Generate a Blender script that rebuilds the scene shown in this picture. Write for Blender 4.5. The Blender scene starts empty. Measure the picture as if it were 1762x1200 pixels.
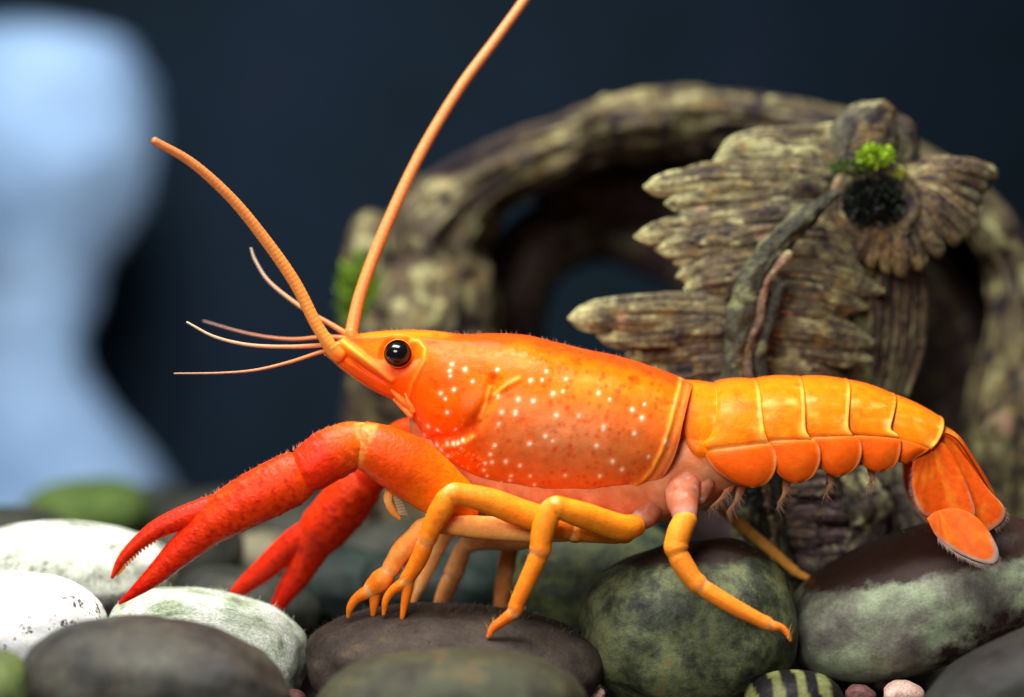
import bpy, math, random
import numpy as np

# ----------------------------------------------------------------------------
# units: one "u" is one photograph pixel in the plane of the crayfish (0.0908 mm)
# ----------------------------------------------------------------------------
S = 0.16 / 1762.0
LENS = 70.0
D = 1762 * LENS / 36.0            # camera distance in u
GZ = 690.0                        # camera height above the tank floor, in u
sc = bpy.context.scene
col = sc.collection
random.seed(7)
RNG = np.random.default_rng(11)

# camera ---------------------------------------------------------------------
cam_d = bpy.data.cameras.new('camera')
cam_d.lens = LENS; cam_d.sensor_width = 36.0; cam_d.sensor_fit = 'HORIZONTAL'
cam_d.clip_start = 0.005; cam_d.clip_end = 20.0
cam_d.dof.use_dof = True
cam_d.dof.focus_distance = (D - 85) * S
cam_d.dof.aperture_fstop = 6.9
cam = bpy.data.objects.new('camera', cam_d); col.objects.link(cam)
cam.location = (0, -D * S, GZ * S)
cam.rotation_euler = (math.radians(90), 0, 0)
sc.camera = cam

# world: dim bluish water light ------------------------------------------------
w = bpy.data.worlds.new('World'); sc.world = w; w.use_nodes = True
bg = w.node_tree.nodes['Background']
bg.inputs[0].default_value = (0.55, 0.72, 1.0, 1); bg.inputs[1].default_value = 0.05

# lamps: hood lamp above the tank, added unseen fills at front and rear ---------------
def area(name, loc, target, size, energy, color):
    from mathutils import Vector
    l = bpy.data.lights.new(name, 'AREA'); l.shape = 'RECTANGLE'
    l.size, l.size_y = size; l.energy = energy; l.color = color
    o = bpy.data.objects.new(name, l); col.objects.link(o)
    o.location = loc
    o.rotation_euler = (Vector(target) - Vector(loc)).to_track_quat('-Z', 'Y').to_euler()
    return o
area('hood_lamp', (-0.06, -0.07, 0.33), (-0.01, 0.02, 0.04), (0.24, 0.12), 1.9, (1.0, 0.97, 0.92))
area('front_fill', (-0.12, -0.36, 0.20), (0, 0, 0.05), (0.16, 0.12), 0.85, (1.0, 0.97, 0.93))  # added fill from the camera side, no visible source
area('rear_fill', (-0.16, 0.36, 0.42), (-0.27, 0.82, 0.14), (0.15, 0.15), 2.4, (0.80, 0.91, 1.0))  # added only to brighten the pale shape behind

sc.view_settings.view_transform = 'Standard'
sc.view_settings.look = 'None'
sc.view_settings.exposure = 0.40
sc.view_settings.gamma = 1.0
sc.view_settings.use_curve_mapping = False
sc.cycles.use_denoising = True
sc.cycles.max_bounces = 6

# ----------------------------------------------------------------------------
# helpers
# ----------------------------------------------------------------------------
def P(px, py, d=0.0):
    """photo position at depth d -> u coordinates"""
    k = (D + d) / D
    return np.array([(px - 881) * k, d, (600 - py) * k + GZ])

def lin(c):
    c = np.asarray(c, float) / 255.0
    return np.where(c <= 0.04045, c / 12.92, ((c + 0.055) / 1.055) ** 2.4)

def _hash(ix, iy, iz, seed):
    h = (ix * 374761393 + iy * 668265263 + iz * 2147483647 + seed * 974634541) & 0xFFFFFFFF
    h = ((h ^ (h >> 13)) * 1274126177) & 0xFFFFFFFF
    h = ((h ^ (h >> 16)) * 2246822519) & 0xFFFFFFFF
    return ((h ^ (h >> 15)) & 0xFFFFFF) / float(0xFFFFFF)

def vnoise(p, feat, seed=0):
    """smooth value noise in -1..1, feature size in u"""
    p = np.asarray(p, float) / feat + 1000.0
    i = np.floor(p).astype(np.int64); f = p - i
    f = f * f * f * (f * (f * 6 - 15) + 10)
    r = 0
    for dx in (0, 1):
        for dy in (0, 1):
            for dz in (0, 1):
                wgt = (f[..., 0] if dx else 1 - f[..., 0]) * (f[..., 1] if dy else 1 - f[..., 1]) * (f[..., 2] if dz else 1 - f[..., 2])
                r = r + wgt * _hash(i[..., 0] + dx, i[..., 1] + dy, i[..., 2] + dz, seed)
    return r * 2 - 1

def fbm(p, feat, seed=0, oct=4):
    r, a = 0, 1.0
    for k in range(oct):
        r = r + a * vnoise(p, feat / 2 ** k, seed + k * 17); a *= 0.5
    return r / 1.6

def curve(pts):
    pts = np.array(pts, float); x, y = pts[:, 0], pts[:, 1]
    m = np.gradient(y, x)
    def f(q):
        q = np.clip(np.asarray(q, float), x[0], x[-1])
        k = np.clip(np.searchsorted(x, q, 'right') - 1, 0, len(x) - 2)
        h = x[k + 1] - x[k]; t = (q - x[k]) / h
        return ((2*t**3 - 3*t**2 + 1) * y[k] + (t**3 - 2*t**2 + t) * h * m[k]
                + (-2*t**3 + 3*t**2) * y[k + 1] + (t**3 - t**2) * h * m[k + 1])
    return f

def resample(pts, n, smooth=True):
    """n points along a path of k-dimensional points (Catmull-Rom, by arc length)"""
    pts = np.array(pts, float)
    if len(pts) == 2: smooth = False
    if smooth:
        q = np.vstack([2 * pts[0] - pts[1], pts, 2 * pts[-1] - pts[-2]])
        out = []
        for i in range(1, len(q) - 2):
            t = np.linspace(0, 1, 24, endpoint=False)[:, None]
            a, b, c, d_ = q[i - 1], q[i], q[i + 1], q[i + 2]
            out.append(0.5 * (2*b + (c - a)*t + (2*a - 5*b + 4*c - d_)*t**2 + (3*b - a - 3*c + d_)*t**3))
        pts = np.vstack(out + [pts[-1:]])
    l = np.r_[0, np.cumsum(np.linalg.norm(np.diff(pts[:, :3], axis=0), axis=1))]
    s = np.linspace(0, l[-1], n)
    return np.stack([np.interp(s, l, pts[:, k]) for k in range(pts.shape[1])], 1)

def seg_dist(px, py, poly):
    """distance to a polyline in the side view, and the position 0..1 along it"""
    best = np.full(np.shape(px), 1e9); where = np.zeros(np.shape(px))
    poly = np.array(poly, float); n = len(poly) - 1
    for i in range(n):
        a, b = poly[i], poly[i + 1]; ab = b - a
        t = np.clip(((px - a[0]) * ab[0] + (py - a[1]) * ab[1]) / (ab @ ab), 0, 1)
        d = np.hypot(px - a[0] - t * ab[0], py - a[1] - t * ab[1])
        where = np.where(d < best, (i + t) / n, where); best = np.minimum(best, d)
    return best, where

def grid_faces(nu, nv, closed=False, off=0):
    i = np.arange(nu - 1)[:, None]; j = np.arange(nv if closed else nv - 1)[None, :]
    j2 = (j + 1) % nv
    f = np.stack([i*nv + j + 0*j2, i*nv + j2, (i+1)*nv + j2, (i+1)*nv + j + 0*j2], -1).reshape(-1, 4) + off
    return f

class MB:
    """collects vertices (u), quads/tris and vertex colours"""
    def __init__(self): self.v, self.f, self.c, self.n = [], [], [], 0
    def add(self, V, F, C):
        V = np.asarray(V, float).reshape(-1, 3)
        C = np.broadcast_to(np.asarray(C, float), (len(V), 3)) if np.ndim(C) == 1 else np.asarray(C, float).reshape(-1, 3)
        self.f += [tuple(int(q) + self.n for q in f) for f in F]
        self.v.append(V); self.c.append(C); self.n += len(V)
        return self
    def grid(self, V, C, closed=False):
        nu, nv = V.shape[:2]
        return self.add(V.reshape(-1, 3), grid_faces(nu, nv, closed), C if np.ndim(C) == 1 else np.asarray(C).reshape(-1, 3))
    def tube(self, path, color, n=16, ns=None, flat=1.0, up=(0, 1, 0), disp=None, smooth=True, colfn=None, caps=True):
        """path rows: x, y, z, radius.  flat: ratio of the radius along `up`."""
        path = np.array(path, float)
        ns = ns or max(12, 8 * len(path))
        q = resample(path, ns, smooth)
        c, r = q[:, :3], np.maximum(q[:, 3], 0.05)
        t = np.gradient(c, axis=0); t /= np.linalg.norm(t, axis=1)[:, None] + 1e-9
        a = np.empty_like(c); ref = np.array(up, float)
        for i in range(ns):
            e = ref - (ref @ t[i]) * t[i]; ln = np.linalg.norm(e)
            if ln < 0.15: e = np.cross(t[i], (0.3, 0.1, 1.0)); ln = np.linalg.norm(e)
            a[i] = e / ln
        b = np.cross(t, a)
        if caps:
            k = np.sin(np.linspace(0, math.pi / 2, 5)[:-1]); kk = np.cos(np.linspace(0, math.pi / 2, 5)[:-1])
            c = np.vstack([c[:1] - t[:1] * r[0] * kk[:, None] * 0.8, c, (c[-1:] + t[-1:] * r[-1] * kk[:, None] * 0.8)[::-1]])
            rr = np.r_[r[0] * np.maximum(k, 0.02), r, (r[-1] * np.maximum(k, 0.02))[::-1]]
            a = np.vstack([np.repeat(a[:1], 4, 0), a, np.repeat(a[-1:], 4, 0)])
            b = np.vstack([np.repeat(b[:1], 4, 0), b, np.repeat(b[-1:], 4, 0)])
            s = np.r_[np.zeros(4), np.linspace(0, 1, ns), np.ones(4)]
        else:
            rr, s = r, np.linspace(0, 1, ns)
        th = np.linspace(0, 2 * math.pi, n, endpoint=False)
        ss, tt = np.meshgrid(s, th, indexing='ij')
        R = rr[:, None] * np.ones_like(tt)
        V0 = c[:, None] + a[:, None] * (np.cos(tt) * flat)[..., None] * R[..., None] + b[:, None] * np.sin(tt)[..., None] * R[..., None]
        if disp is not None:
            R = R * (1 + disp(ss, tt, V0))
            V0 = c[:, None] + a[:, None] * (np.cos(tt) * flat)[..., None] * R[..., None] + b[:, None] * np.sin(tt)[..., None] * R[..., None]
        C = colfn(ss, tt, V0) if colfn else np.broadcast_to(np.asarray(color, float), V0.shape)
        return self.grid(V0, C, True)
    def arrays(self): return np.vstack(self.v), np.vstack(self.c)

def build(name, mb, mat, parent=None, smooth=True, solid=0.0, sub=0):
    V, C = mb.arrays()
    if parent is None:
        lo, hi = V.min(0), V.max(0); org = np.array([(lo[0]+hi[0])/2, (lo[1]+hi[1])/2, lo[2]])
    else:
        org = np.array(parent['org'][:])
    me = bpy.data.meshes.new(name)
    me.from_pydata(((V - org) * S).tolist(), [], mb.f)
    at = me.color_attributes.new('Col', 'FLOAT_COLOR', 'POINT')
    at.data.foreach_set('color', np.c_[C, np.ones(len(C))].astype(np.float32).ravel())
    if smooth: me.polygons.foreach_set('use_smooth', np.ones(len(me.polygons), bool))
    me.materials.append(mat); me.update()
    o = bpy.data.objects.new(name, me); col.objects.link(o)
    o['org'] = [float(q) for q in org]
    if parent is None: o.location = (org * S).tolist()
    else: o.parent = parent
    if solid:
        m = o.modifiers.new('thickness', 'SOLIDIFY'); m.thickness = solid * S; m.offset = -1
    if sub:
        m = o.modifiers.new('smooth', 'SUBSURF'); m.levels = m.render_levels = sub
    return o

def thing(name, label, cat, org, group=None):
    o = bpy.data.objects.new(name, None); col.objects.link(o)
    o.empty_display_size = 0.005
    o.location = (np.array(org) * S).tolist(); o['org'] = [float(q) for q in org]
    return tag(o, label, cat, group)

def tag(o, label, cat, group=None, kind=None):
    o['label'] = label; o['category'] = cat
    if group: o['group'] = group
    if kind: o['kind'] = kind
    return o

# ----------------------------------------------------------------------------
# materials
# ----------------------------------------------------------------------------
def new_mat(name):
    m = bpy.data.materials.new(name); m.use_nodes = True
    nt = m.node_tree; return m, nt, nt.nodes['Principled BSDF']

def noise_node(nt, feat, detail=4, rough=0.55, vec=None, dist=0.0):
    n = nt.nodes.new('ShaderNodeTexNoise'); n.inputs['Scale'].default_value = 1.0 / (feat * S)
    n.inputs['Detail'].default_value = detail; n.inputs['Roughness'].default_value = rough
    n.inputs['Distortion'].default_value = dist
    if vec is not None: nt.links.new(vec, n.inputs['Vector'])
    return n

def coords(nt):
    return nt.nodes.new('ShaderNodeTexCoord').outputs['Object']

def mat_attr(name, rough=0.4, sss=0.0, radius=(1, 0.35, 0.1), sscale=2.0, bump=0.15, bfeat=6, var=0.15, vfeat=25, spec=0.5, coat=0.0, transl=0.0, bdist=3):
    """colour from the mesh's pigment attribute, broken up by noise"""
    m, nt, p = new_mat(name); L = nt.links.new
    a = nt.nodes.new('ShaderNodeAttribute'); a.attribute_name = 'Col'
    v = coords(nt)
    n = noise_node(nt, vfeat, 5, 0.6, v)
    mr = nt.nodes.new('ShaderNodeMapRange'); mr.inputs[1].default_value = 0.25; mr.inputs[2].default_value = 0.75
    mr.inputs[3].default_value = 1 - var; mr.inputs[4].default_value = 1 + var
    L(n.outputs[0], mr.inputs[0])
    mx = nt.nodes.new('ShaderNodeVectorMath'); mx.operation = 'SCALE'
    L(a.outputs['Color'], mx.inputs[0]); L(mr.outputs[0], mx.inputs['Scale'])
    L(mx.outputs[0], p.inputs['Base Color'])
    p.inputs['Roughness'].default_value = rough
    p.inputs['Specular IOR Level'].default_value = spec
    p.inputs['Coat Weight'].default_value = coat; p.inputs['Coat Roughness'].default_value = 0.15
    if sss:
        p.inputs['Subsurface Weight'].default_value = sss
        p.inputs['Subsurface Radius'].default_value = radius
        p.inputs['Subsurface Scale'].default_value = sscale * 1e-3
    if bump:
        nb = noise_node(nt, bfeat, 3, 0.6, v)
        b = nt.nodes.new('ShaderNodeBump'); b.inputs['Strength'].default_value = bump
        b.inputs['Distance'].default_value = bdist * S
        L(nb.outputs[0], b.inputs['Height']); L(b.outputs[0], p.inputs['Normal'])
    if transl:
        p.inputs['Transmission Weight'].default_value = 0.0
        tr = nt.nodes.new('ShaderNodeBsdfTranslucent'); L(mx.outputs[0], tr.inputs['Color'])
        ms = nt.nodes.new('ShaderNodeMixShader'); ms.inputs[0].default_value = transl
        L(p.outputs[0], ms.inputs[1]); L(tr.outputs[0], ms.inputs[2])
        L(ms.outputs[0], nt.nodes['Material Output'].inputs['Surface'])
    return m

def mat_stone(name, cols, feat=60, rough=0.6, bump=0.5, stain=None, speck=None, speck_amt=0.62, seed=0.0, stretch=(1, 1, 1), stops=None, fine=0.5):
    m, nt, p = new_mat(name); L = nt.links.new
    v = coords(nt)
    mp = nt.nodes.new('ShaderNodeMapping'); mp.inputs['Location'].default_value = (seed * 0.013, seed * 0.007, seed * 0.011)
    mp.inputs['Scale'].default_value = stretch
    L(v, mp.inputs['Vector']); v = mp.outputs[0]
    n = noise_node(nt, feat, 9, 0.70, v, 0.15)
    cr = nt.nodes.new('ShaderNodeValToRGB'); e = cr.color_ramp.elements
    k = len(cols); st = stops or list(np.linspace(0.30, 0.70, k))
    while len(e) < k: e.new(0.5)
    for i in range(k):
        e[i].position = st[i]; e[i].color = (*lin(cols[i]), 1)
    L(n.outputs[0], cr.inputs[0]); out = cr.outputs[0]
    # fine grain
    nf = noise_node(nt, 4.5, 5, 0.75, v)
    mr = nt.nodes.new('ShaderNodeMapRange'); mr.inputs[1].default_value = 0.3; mr.inputs[2].default_value = 0.7
    mr.inputs[3].default_value = 1 - fine; mr.inputs[4].default_value = 1 + fine
    L(nf.outputs[0], mr.inputs[0])
    sm = nt.nodes.new('ShaderNodeVectorMath'); sm.operation = 'SCALE'
    L(out, sm.inputs[0]); L(mr.outputs[0], sm.inputs['Scale']); out = sm.outputs[0]
    if speck is not None:
        ns = noise_node(nt, 14, 6, 0.75, v, 0.3); nm = noise_node(nt, 90, 2, 0.5, v)
        ad = nt.nodes.new('ShaderNodeMath'); ad.operation = 'MULTIPLY_ADD'; ad.inputs[1].default_value = 0.55; 
        L(nm.outputs[0], ad.inputs[0]); L(ns.outputs[0], ad.inputs[2])
        th = nt.nodes.new('ShaderNodeMapRange'); th.inputs[1].default_value = speck_amt + 0.275; th.inputs[2].default_value = speck_amt + 0.315
        L(ad.outputs[0], th.inputs[0])
        mx = nt.nodes.new('ShaderNodeMix'); mx.data_type = 'RGBA'
        L(th.outputs[0], mx.inputs['Factor']); L(out, mx.inputs['A']); mx.inputs['B'].default_value = (*lin(speck), 1)
        out = mx.outputs['Result']
    if stain is not None:          # film on top, darker zones elsewhere: mask from mesh, ragged edge from noise
        at = nt.nodes.new('ShaderNodeAttribute'); at.attribute_name = 'Col'
        sp = nt.nodes.new('ShaderNodeSeparateColor'); L(at.outputs['Color'], sp.inputs[0])
        ne = noise_node(nt, 40, 7, 0.7, v)
        ad = nt.nodes.new('ShaderNodeMath'); ad.operation = 'ADD'; L(sp.outputs[0], ad.inputs[0]); L(ne.outputs[0], ad.inputs[1])
        th = nt.nodes.new('ShaderNodeMapRange'); th.inputs[1].default_value = 0.88; th.inputs[2].default_value = 1.12; L(ad.outputs[0], th.inputs[0])
        mx = nt.nodes.new('ShaderNodeMix'); mx.data_type = 'RGBA'
        L(th.outputs[0], mx.inputs['Factor']); L(out, mx.inputs['A']); mx.inputs['B'].default_value = (*lin(stain), 1)
        out = mx.outputs['Result']
    L(out, p.inputs['Base Color']); p.inputs['Roughness'].default_value = rough; p.inputs['Specular IOR Level'].default_value = 0.3
    nb = noise_node(nt, 14, 9, 0.75, v)
    b = nt.nodes.new('ShaderNodeBump'); b.inputs['Strength'].default_value = bump; b.inputs['Distance'].default_value = 8 * S
    L(nb.outputs[0], b.inputs['Height']); L(b.outputs[0], p.inputs['Normal'])
    return m

M = {}
M['shell'] = mat_attr('crayfish_shell', 0.30, 0.35, (1, 0.28, 0.04), 0.7, 0.22, 5, 0.16, 20, 0.07)
M['claw'] = mat_attr('crayfish_claw_shell', 0.34, 0.2, (1, 0.25, 0.05), 0.7, 0.6, 6, 0.22, 10, 0.16)
M['leg'] = mat_attr('crayfish_leg_shell', 0.40, 0.40, (1, 0.42, 0.10), 0.5, 0.35, 5, 0.18, 12, 0.12)
M['fan'] = mat_attr('crayfish_tail_shell', 0.40, 0.40, (1, 0.35, 0.08), 1.2, 0.2, 6, 0.18, 12, 0.1, transl=0.25)
M['antenna'] = mat_attr('crayfish_antenna', 0.45, 0.3, (1, 0.5, 0.2), 0.6, 0.1, 4, 0.12, 10, 0.4)
M['film'] = mat_attr('pale_film', 0.5, 0.5, (1, 0.5, 0.3), 1.0, 0.1, 5, 0.12, 12, 0.4, transl=0.4)
M['eye'] = mat_attr('crayfish_eye', 0.12, 0, bump=0, var=0.05, spec=0.45, coat=0.15)
M['bark'] = mat_attr('resin_bark', 0.72, 0, bump=1.0, bfeat=9, var=0.62, vfeat=11, spec=0.2, bdist=7)
M['snail'] = mat_attr('snail_shell', 0.45, 0, bump=0.5, bfeat=8, var=0.4, vfeat=12, spec=0.15)
M['moss'] = mat_attr('moss_green', 0.6, 0, bump=0, var=0.3, vfeat=12, spec=0.3, transl=0.3)
M['pale'] = mat_stone('pale_blue_shape', [(120, 148, 182), (160, 186, 216), (184, 204, 228)], 1100, 0.6, 0.3)

# ----------------------------------------------------------------------------
# the setting: tank floor and back wall
# ----------------------------------------------------------------------------
def sheet(name, V, mat):
    mb = MB(); mb.grid(V, (0.5, 0.5, 0.5)); o = build(name, mb, mat); o['kind'] = 'structure'; return o
gx, gy = np.meshgrid(np.linspace(-4600, 4600, 140), np.linspace(-1500, 3400, 90), indexing='ij')
gp = np.stack([gx, gy, 0 * gx], -1); gp[..., 2] = 24 * fbm(gp, 300, 5) + 6
m_bed = mat_stone('bed_gravel', [(24, 22, 20), (46, 42, 36), (70, 60, 50), (38, 42, 36)], 40, 0.8, 0.9)
sheet('tank_floor', gp, m_bed)
wx, wz = np.meshgrid(np.linspace(-9000, 9000, 40), np.linspace(-3000, 7000, 30), indexing='ij')
m_back = mat_stone('back_wall_blue', [(10, 22, 26), (16, 34, 44), (22, 40, 56), (38, 40, 58)], 2600, 0.85, 0.0, stops=[0.3, 0.45, 0.58, 0.72], fine=0.05)
tx, ty = np.meshgrid(np.linspace(-9000, 9000, 20), np.linspace(2000, 11500, 20), indexing='ij')
m_tab = mat_stone('dark_table', [(12, 14, 18), (20, 24, 30)], 900, 0.7, 0.0, fine=0.05)
sheet('table_top', np.stack([tx, ty, 0 * tx - 1480], -1), m_tab)
sheet('back_wall', np.stack([wx, 0 * wx + 11500, wz], -1), m_back)

# ----------------------------------------------------------------------------
# pebbles
# ----------------------------------------------------------------------------
def pebble_mesh(center, ax, tilt=0, yaw=0, seed=0, lump=0.10, ex=2.35, n=56, mask=None):
    th = np.linspace(0, math.pi, n)[:, None]; ph = np.linspace(0, 2*math.pi, 2*n, endpoint=False)[None]
    d = np.stack([np.sin(th)*np.cos(ph), np.sin(th)*np.sin(ph), np.cos(th) + 0*ph], -1)
    r = (np.abs(d)**ex).sum(-1)**(-1/ex)
    q = d * r[..., None]
    q = q * (1 + lump * fbm(d, 1.0, seed, 3) + 0.022 * fbm(d, 0.3, seed + 5, 4))[..., None]
    q = q * np.array(ax)
    for ang, i, j in ((tilt, 0, 2), (yaw, 0, 1)):
        c, s_ = math.cos(math.radians(ang)), math.sin(math.radians(ang))
        a, b = q[..., i].copy(), q[..., j].copy(); q[..., i] = c*a - s_*b; q[..., j] = s_*a + c*b
    mb = MB(); mk_ = mask(d[..., 0], d[..., 1], d[..., 2]) if mask else 0 * d[..., 0]
    mb.grid(q + center, np.repeat(mk_[..., None], 3, -1), True)
    return mb

def fuzz_tufts(mb, dens, seed, length, lo=0.25):
    """short algae hairs standing on the upper half of a pebble"""
    V, _ = mb.arrays(); rng = np.random.default_rng(seed)
    c = V.mean(0); zr = V[:, 2].max() - c[2]
    up = np.where(V[:, 2] > c[2] + lo * zr)[0]
    ids = rng.choice(up, dens); out = MB(); vv = []; ff = []
    for k, i in enumerate(ids):
        p = V[i] + rng.normal(0, 3, 3) * (1, 1, 0); nrm = (V[i] - c) / np.linalg.norm(V[i] - c)
        dvec = nrm * 0.5 + np.array((0, 0, 0.8)) + rng.normal(0, 0.6, 3); dvec /= np.linalg.norm(dvec)
        sd = np.cross(dvec, (0.2, 1, 0.1)); sd /= np.linalg.norm(sd)
        ln = length * rng.uniform(0.4, 1.3)
        vv += [p - nrm*2 - sd*0.5, p - nrm*2 + sd*0.5, p + dvec*ln]; ff.append((3*k, 3*k+1, 3*k+2))
    out.add(vv, ff, (0.5, 0.5, 0.5)); return out

DK = [(22, 20, 18), (44, 40, 34), (62, 58, 46), (40, 46, 40)]
def mk(name, *a, **k): M[name] = mat_stone(name, *a, **k); return M[name]
mk('white_spot', [(205, 208, 208), (232, 234, 232), (240, 242, 240)], 70, 0.6, 0.35, speck=(58, 40, 44), speck_amt=0.60, seed=3, fine=0.06)
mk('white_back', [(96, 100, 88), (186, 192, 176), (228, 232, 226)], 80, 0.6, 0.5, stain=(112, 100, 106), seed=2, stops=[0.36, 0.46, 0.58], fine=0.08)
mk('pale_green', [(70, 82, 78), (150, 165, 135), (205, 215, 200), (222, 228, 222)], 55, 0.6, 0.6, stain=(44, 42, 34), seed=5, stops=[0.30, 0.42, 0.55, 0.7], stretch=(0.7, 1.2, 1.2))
mk('dark_grey', [(26, 27, 26), (48, 48, 44), (68, 65, 56), (76, 90, 74)], 64, 0.5, 0.4, stain=(20, 22, 28), seed=8)
mk('lime', [(50, 66, 36), (80, 96, 50), (104, 114, 58)], 70, 0.6, 0.4, seed=9)
mk('brown', [(26, 20, 17), (48, 39, 33), (64, 55, 46), (92, 76, 40)], 55, 0.6, 0.6, seed=10, stops=[0.28, 0.42, 0.6, 0.78])
mk('olive_dark', [(26, 24, 18), (50, 50, 36), (60, 64, 44), (106, 80, 40)], 60, 0.6, 0.4, seed=12, speck=(120, 140, 116), speck_amt=0.76)
mk('olive', [(20, 24, 24), (66, 72, 52), (108, 116, 78), (132, 110, 54)], 70, 0.40, 0.5, stain=(44, 30, 22), seed=15, stops=[0.34, 0.46, 0.58, 0.72], fine=0.28)
mk('grey_green', [(80, 74, 70), (112, 112, 98), (146, 158, 128), (168, 182, 156)], 110, 0.40, 0.4, stain=(52, 34, 27), seed=19, stops=[0.32, 0.45, 0.57, 0.72], fine=0.2)
mk('slate', [(20, 20, 20), (38, 38, 36), (50, 54, 46)], 100, 0.55, 0.4, seed=22)
mk('back_green', [(26, 34, 34), (58, 70, 56), (92, 100, 58), (110, 126, 110)], 60, 0.5, 0.5, seed=26)
mk('moss_stone', [(50, 72, 30), (76, 100, 44), (104, 120, 66)], 120, 0.8, 0.4, seed=30)
mk('teal', [(14, 20, 20), (30, 44, 40), (52, 68, 58)], 90, 0.6, 0.4, seed=33)
mk('far_grey', [(20, 21, 19), (42, 45, 38), (70, 70, 57)], 100, 0.6, 0.4, seed=36)
mk('far_tan', [(70, 68, 54), (110, 106, 84), (136, 130, 104)], 100, 0.6, 0.4, seed=39)
mk('pink', [(150, 110, 100), (196, 160, 146), (210, 180, 168)], 30, 0.6, 0.4, seed=41)
mk('red_gravel', [(70, 40, 42), (104, 66, 64), (120, 84, 78)], 30, 0.6, 0.4, seed=43)
M['fuzz'] = mat_attr('algae_fuzz', 0.8, bump=0, var=0.1)

PB = [ # label, material, (px, py, depth), (half sizes), tilt, yaw, fuzz
 ('chalk white pebble peppered with dark specks beside the open claw', 'white_spot', (36, 1082, -60), (150, 130, 100), -6, 0, 0),
 ('long white pebble lying behind the upper claw finger tip', 'white_back', (105, 985, 230), (190, 140, 84), 0, 0, 0),
 ('pale green and white mottled pebble under the near claw tip', 'pale_green', (362, 1122, 15), (172, 130, 102), -13, 0, 260),
 ('blurred charcoal grey pebble in front of the pale mottled pebble', 'dark_grey', (270, 1190, -370), (232, 150, 118), -7, 0, 0),
 ('small lime green pebble beside the blurred charcoal pebble', 'lime', (-14, 1205, -430), (68, 80, 88), 0, 0, 0),
 ('dark brown fuzzy pebble that the front walking legs stand on', 'brown', (778, 1146, -40), (262, 190, 100), -2, 0, 900),
 ('dark olive pebble lying in front of the brown fuzzy pebble', 'olive_dark', (772, 1232, -390), (238, 140, 118), 2, 0, 0),
 ('rounded olive and black pebble under the hindmost near leg', 'olive', (1190, 1078, 20), (186, 150, 146), 8, 0, 120),
 ('large grey green pebble under the tail fan', 'grey_green', (1592, 1032, 70), (262, 150, 116), 18, 0, 260),
 ('dark slate pebble leaning in front of the large grey green pebble', 'slate', (1772, 1184, -310), (190, 130, 92), 24, 0, 0),
 ('mottled green pebble behind the brown fuzzy pebble and under the crayfish belly', 'back_green', (1022, 1002, 330), (160, 150, 104), 0, 0, 0),
 ('moss covered green pebble behind the long white pebble', 'moss_stone', (150, 884, 1700), (110, 150, 62), 4, 0, 0),
]
def ss_(a, b, x): t = np.clip((x - a) / (b - a), 0, 1); return t * t * (3 - 2 * t)
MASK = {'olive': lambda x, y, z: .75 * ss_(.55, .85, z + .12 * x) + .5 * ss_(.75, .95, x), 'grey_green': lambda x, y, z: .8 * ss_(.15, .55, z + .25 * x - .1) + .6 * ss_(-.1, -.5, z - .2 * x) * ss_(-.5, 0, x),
        'pale_green': lambda x, y, z: .5 * ss_(-.05, -.4, z), 'white_back': lambda x, y, z: .6 * ss_(-.1, -.35, z) , 'dark_grey': lambda x, y, z: .35 * ss_(-.4, -.75, x + .4 * z)}  # pale_green and white_back darker towards the bottom, dark_grey darker to the left
for i, (lab, m, c, ax, tl, yw, fz) in enumerate(PB):
    k = (D + c[2]) / D
    mb = pebble_mesh(P(*c), np.array(ax) * (k, 1, k), tl, yw, 40 + i, mask=MASK.get(m))
    o = build('pebble', mb, M[m]); tag(o, lab, 'pebble')
    if fz:
        f = fuzz_tufts(mb, fz, i, 9)
        V = f.v[0]; cc = {'brown': (70, 62, 54), 'pale_green': (190, 196, 170), 'olive': (90, 80, 60), 'grey_green': (60, 54, 48)}[m]
        f.c = [np.broadcast_to(lin(cc), V.shape)]
        h = build('algae_fuzz', f, M['fuzz'], o, smooth=False); h['kind'] = 'stuff'

# pebbles behind, out of focus
BP = [('teal', (575, 1010, 560), (120, 110, 76)), ('far_grey', (330, 960, 620), (90, 100, 84)), ('far_tan', (448, 962, 700), (66, 80, 50)),
      ('far_grey', (420, 1050, 380), (130, 100, 70)), ('teal', (740, 1010, 520), (130, 110, 60)), ('far_grey', (660, 960, 800), (110, 100, 64)),
      ('teal', (800, 985, 720), (90, 90, 80)), ('far_grey', (520, 935, 1050), (90, 100, 64)), ('far_grey', (360, 905, 1300), (90, 110, 60)),
      ('teal', (640, 925, 1350), (130, 120, 60)), ('far_grey', (20, 935, 800), (110, 100, 60)), ('far_grey', (820, 925, 1300), (120, 120, 70)),
      ('teal', (470, 890, 1800), (120, 120, 60)), ('far_grey', (280, 890, 1900), (110, 120, 50)), ('far_grey', (590, 890, 2100), (130, 120, 60))]
OWN = {0: 'blurred teal pebble between the far claw and the front walking legs', 1: 'blurred grey pebble behind the fingers of the near claw', 2: 'blurred tan pebble seen between the two claws',
       3: 'blurred grey pebble just behind the pale mottled pebble', 4: 'blurred teal pebble just behind the brown fuzzy pebble', 10: 'blurred grey pebble just behind the long white pebble'}
words = {'teal': 'teal', 'far_grey': 'grey', 'far_tan': 'tan'}
for i, (m, c, ax) in enumerate(BP):
    k = (D + c[2]) / D
    o = build('pebble', pebble_mesh(P(*c), np.array(ax) * k, RNG.uniform(-12, 12), 0, 90 + i, n=32), M[m])
    if i in OWN: tag(o, OWN[i], 'pebble')
    else: tag(o, f'blurred {words[m]} pebble deep on the tank floor behind the crayfish', 'pebble', f'blurred {words[m]} pebbles deep on the tank floor')

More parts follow.
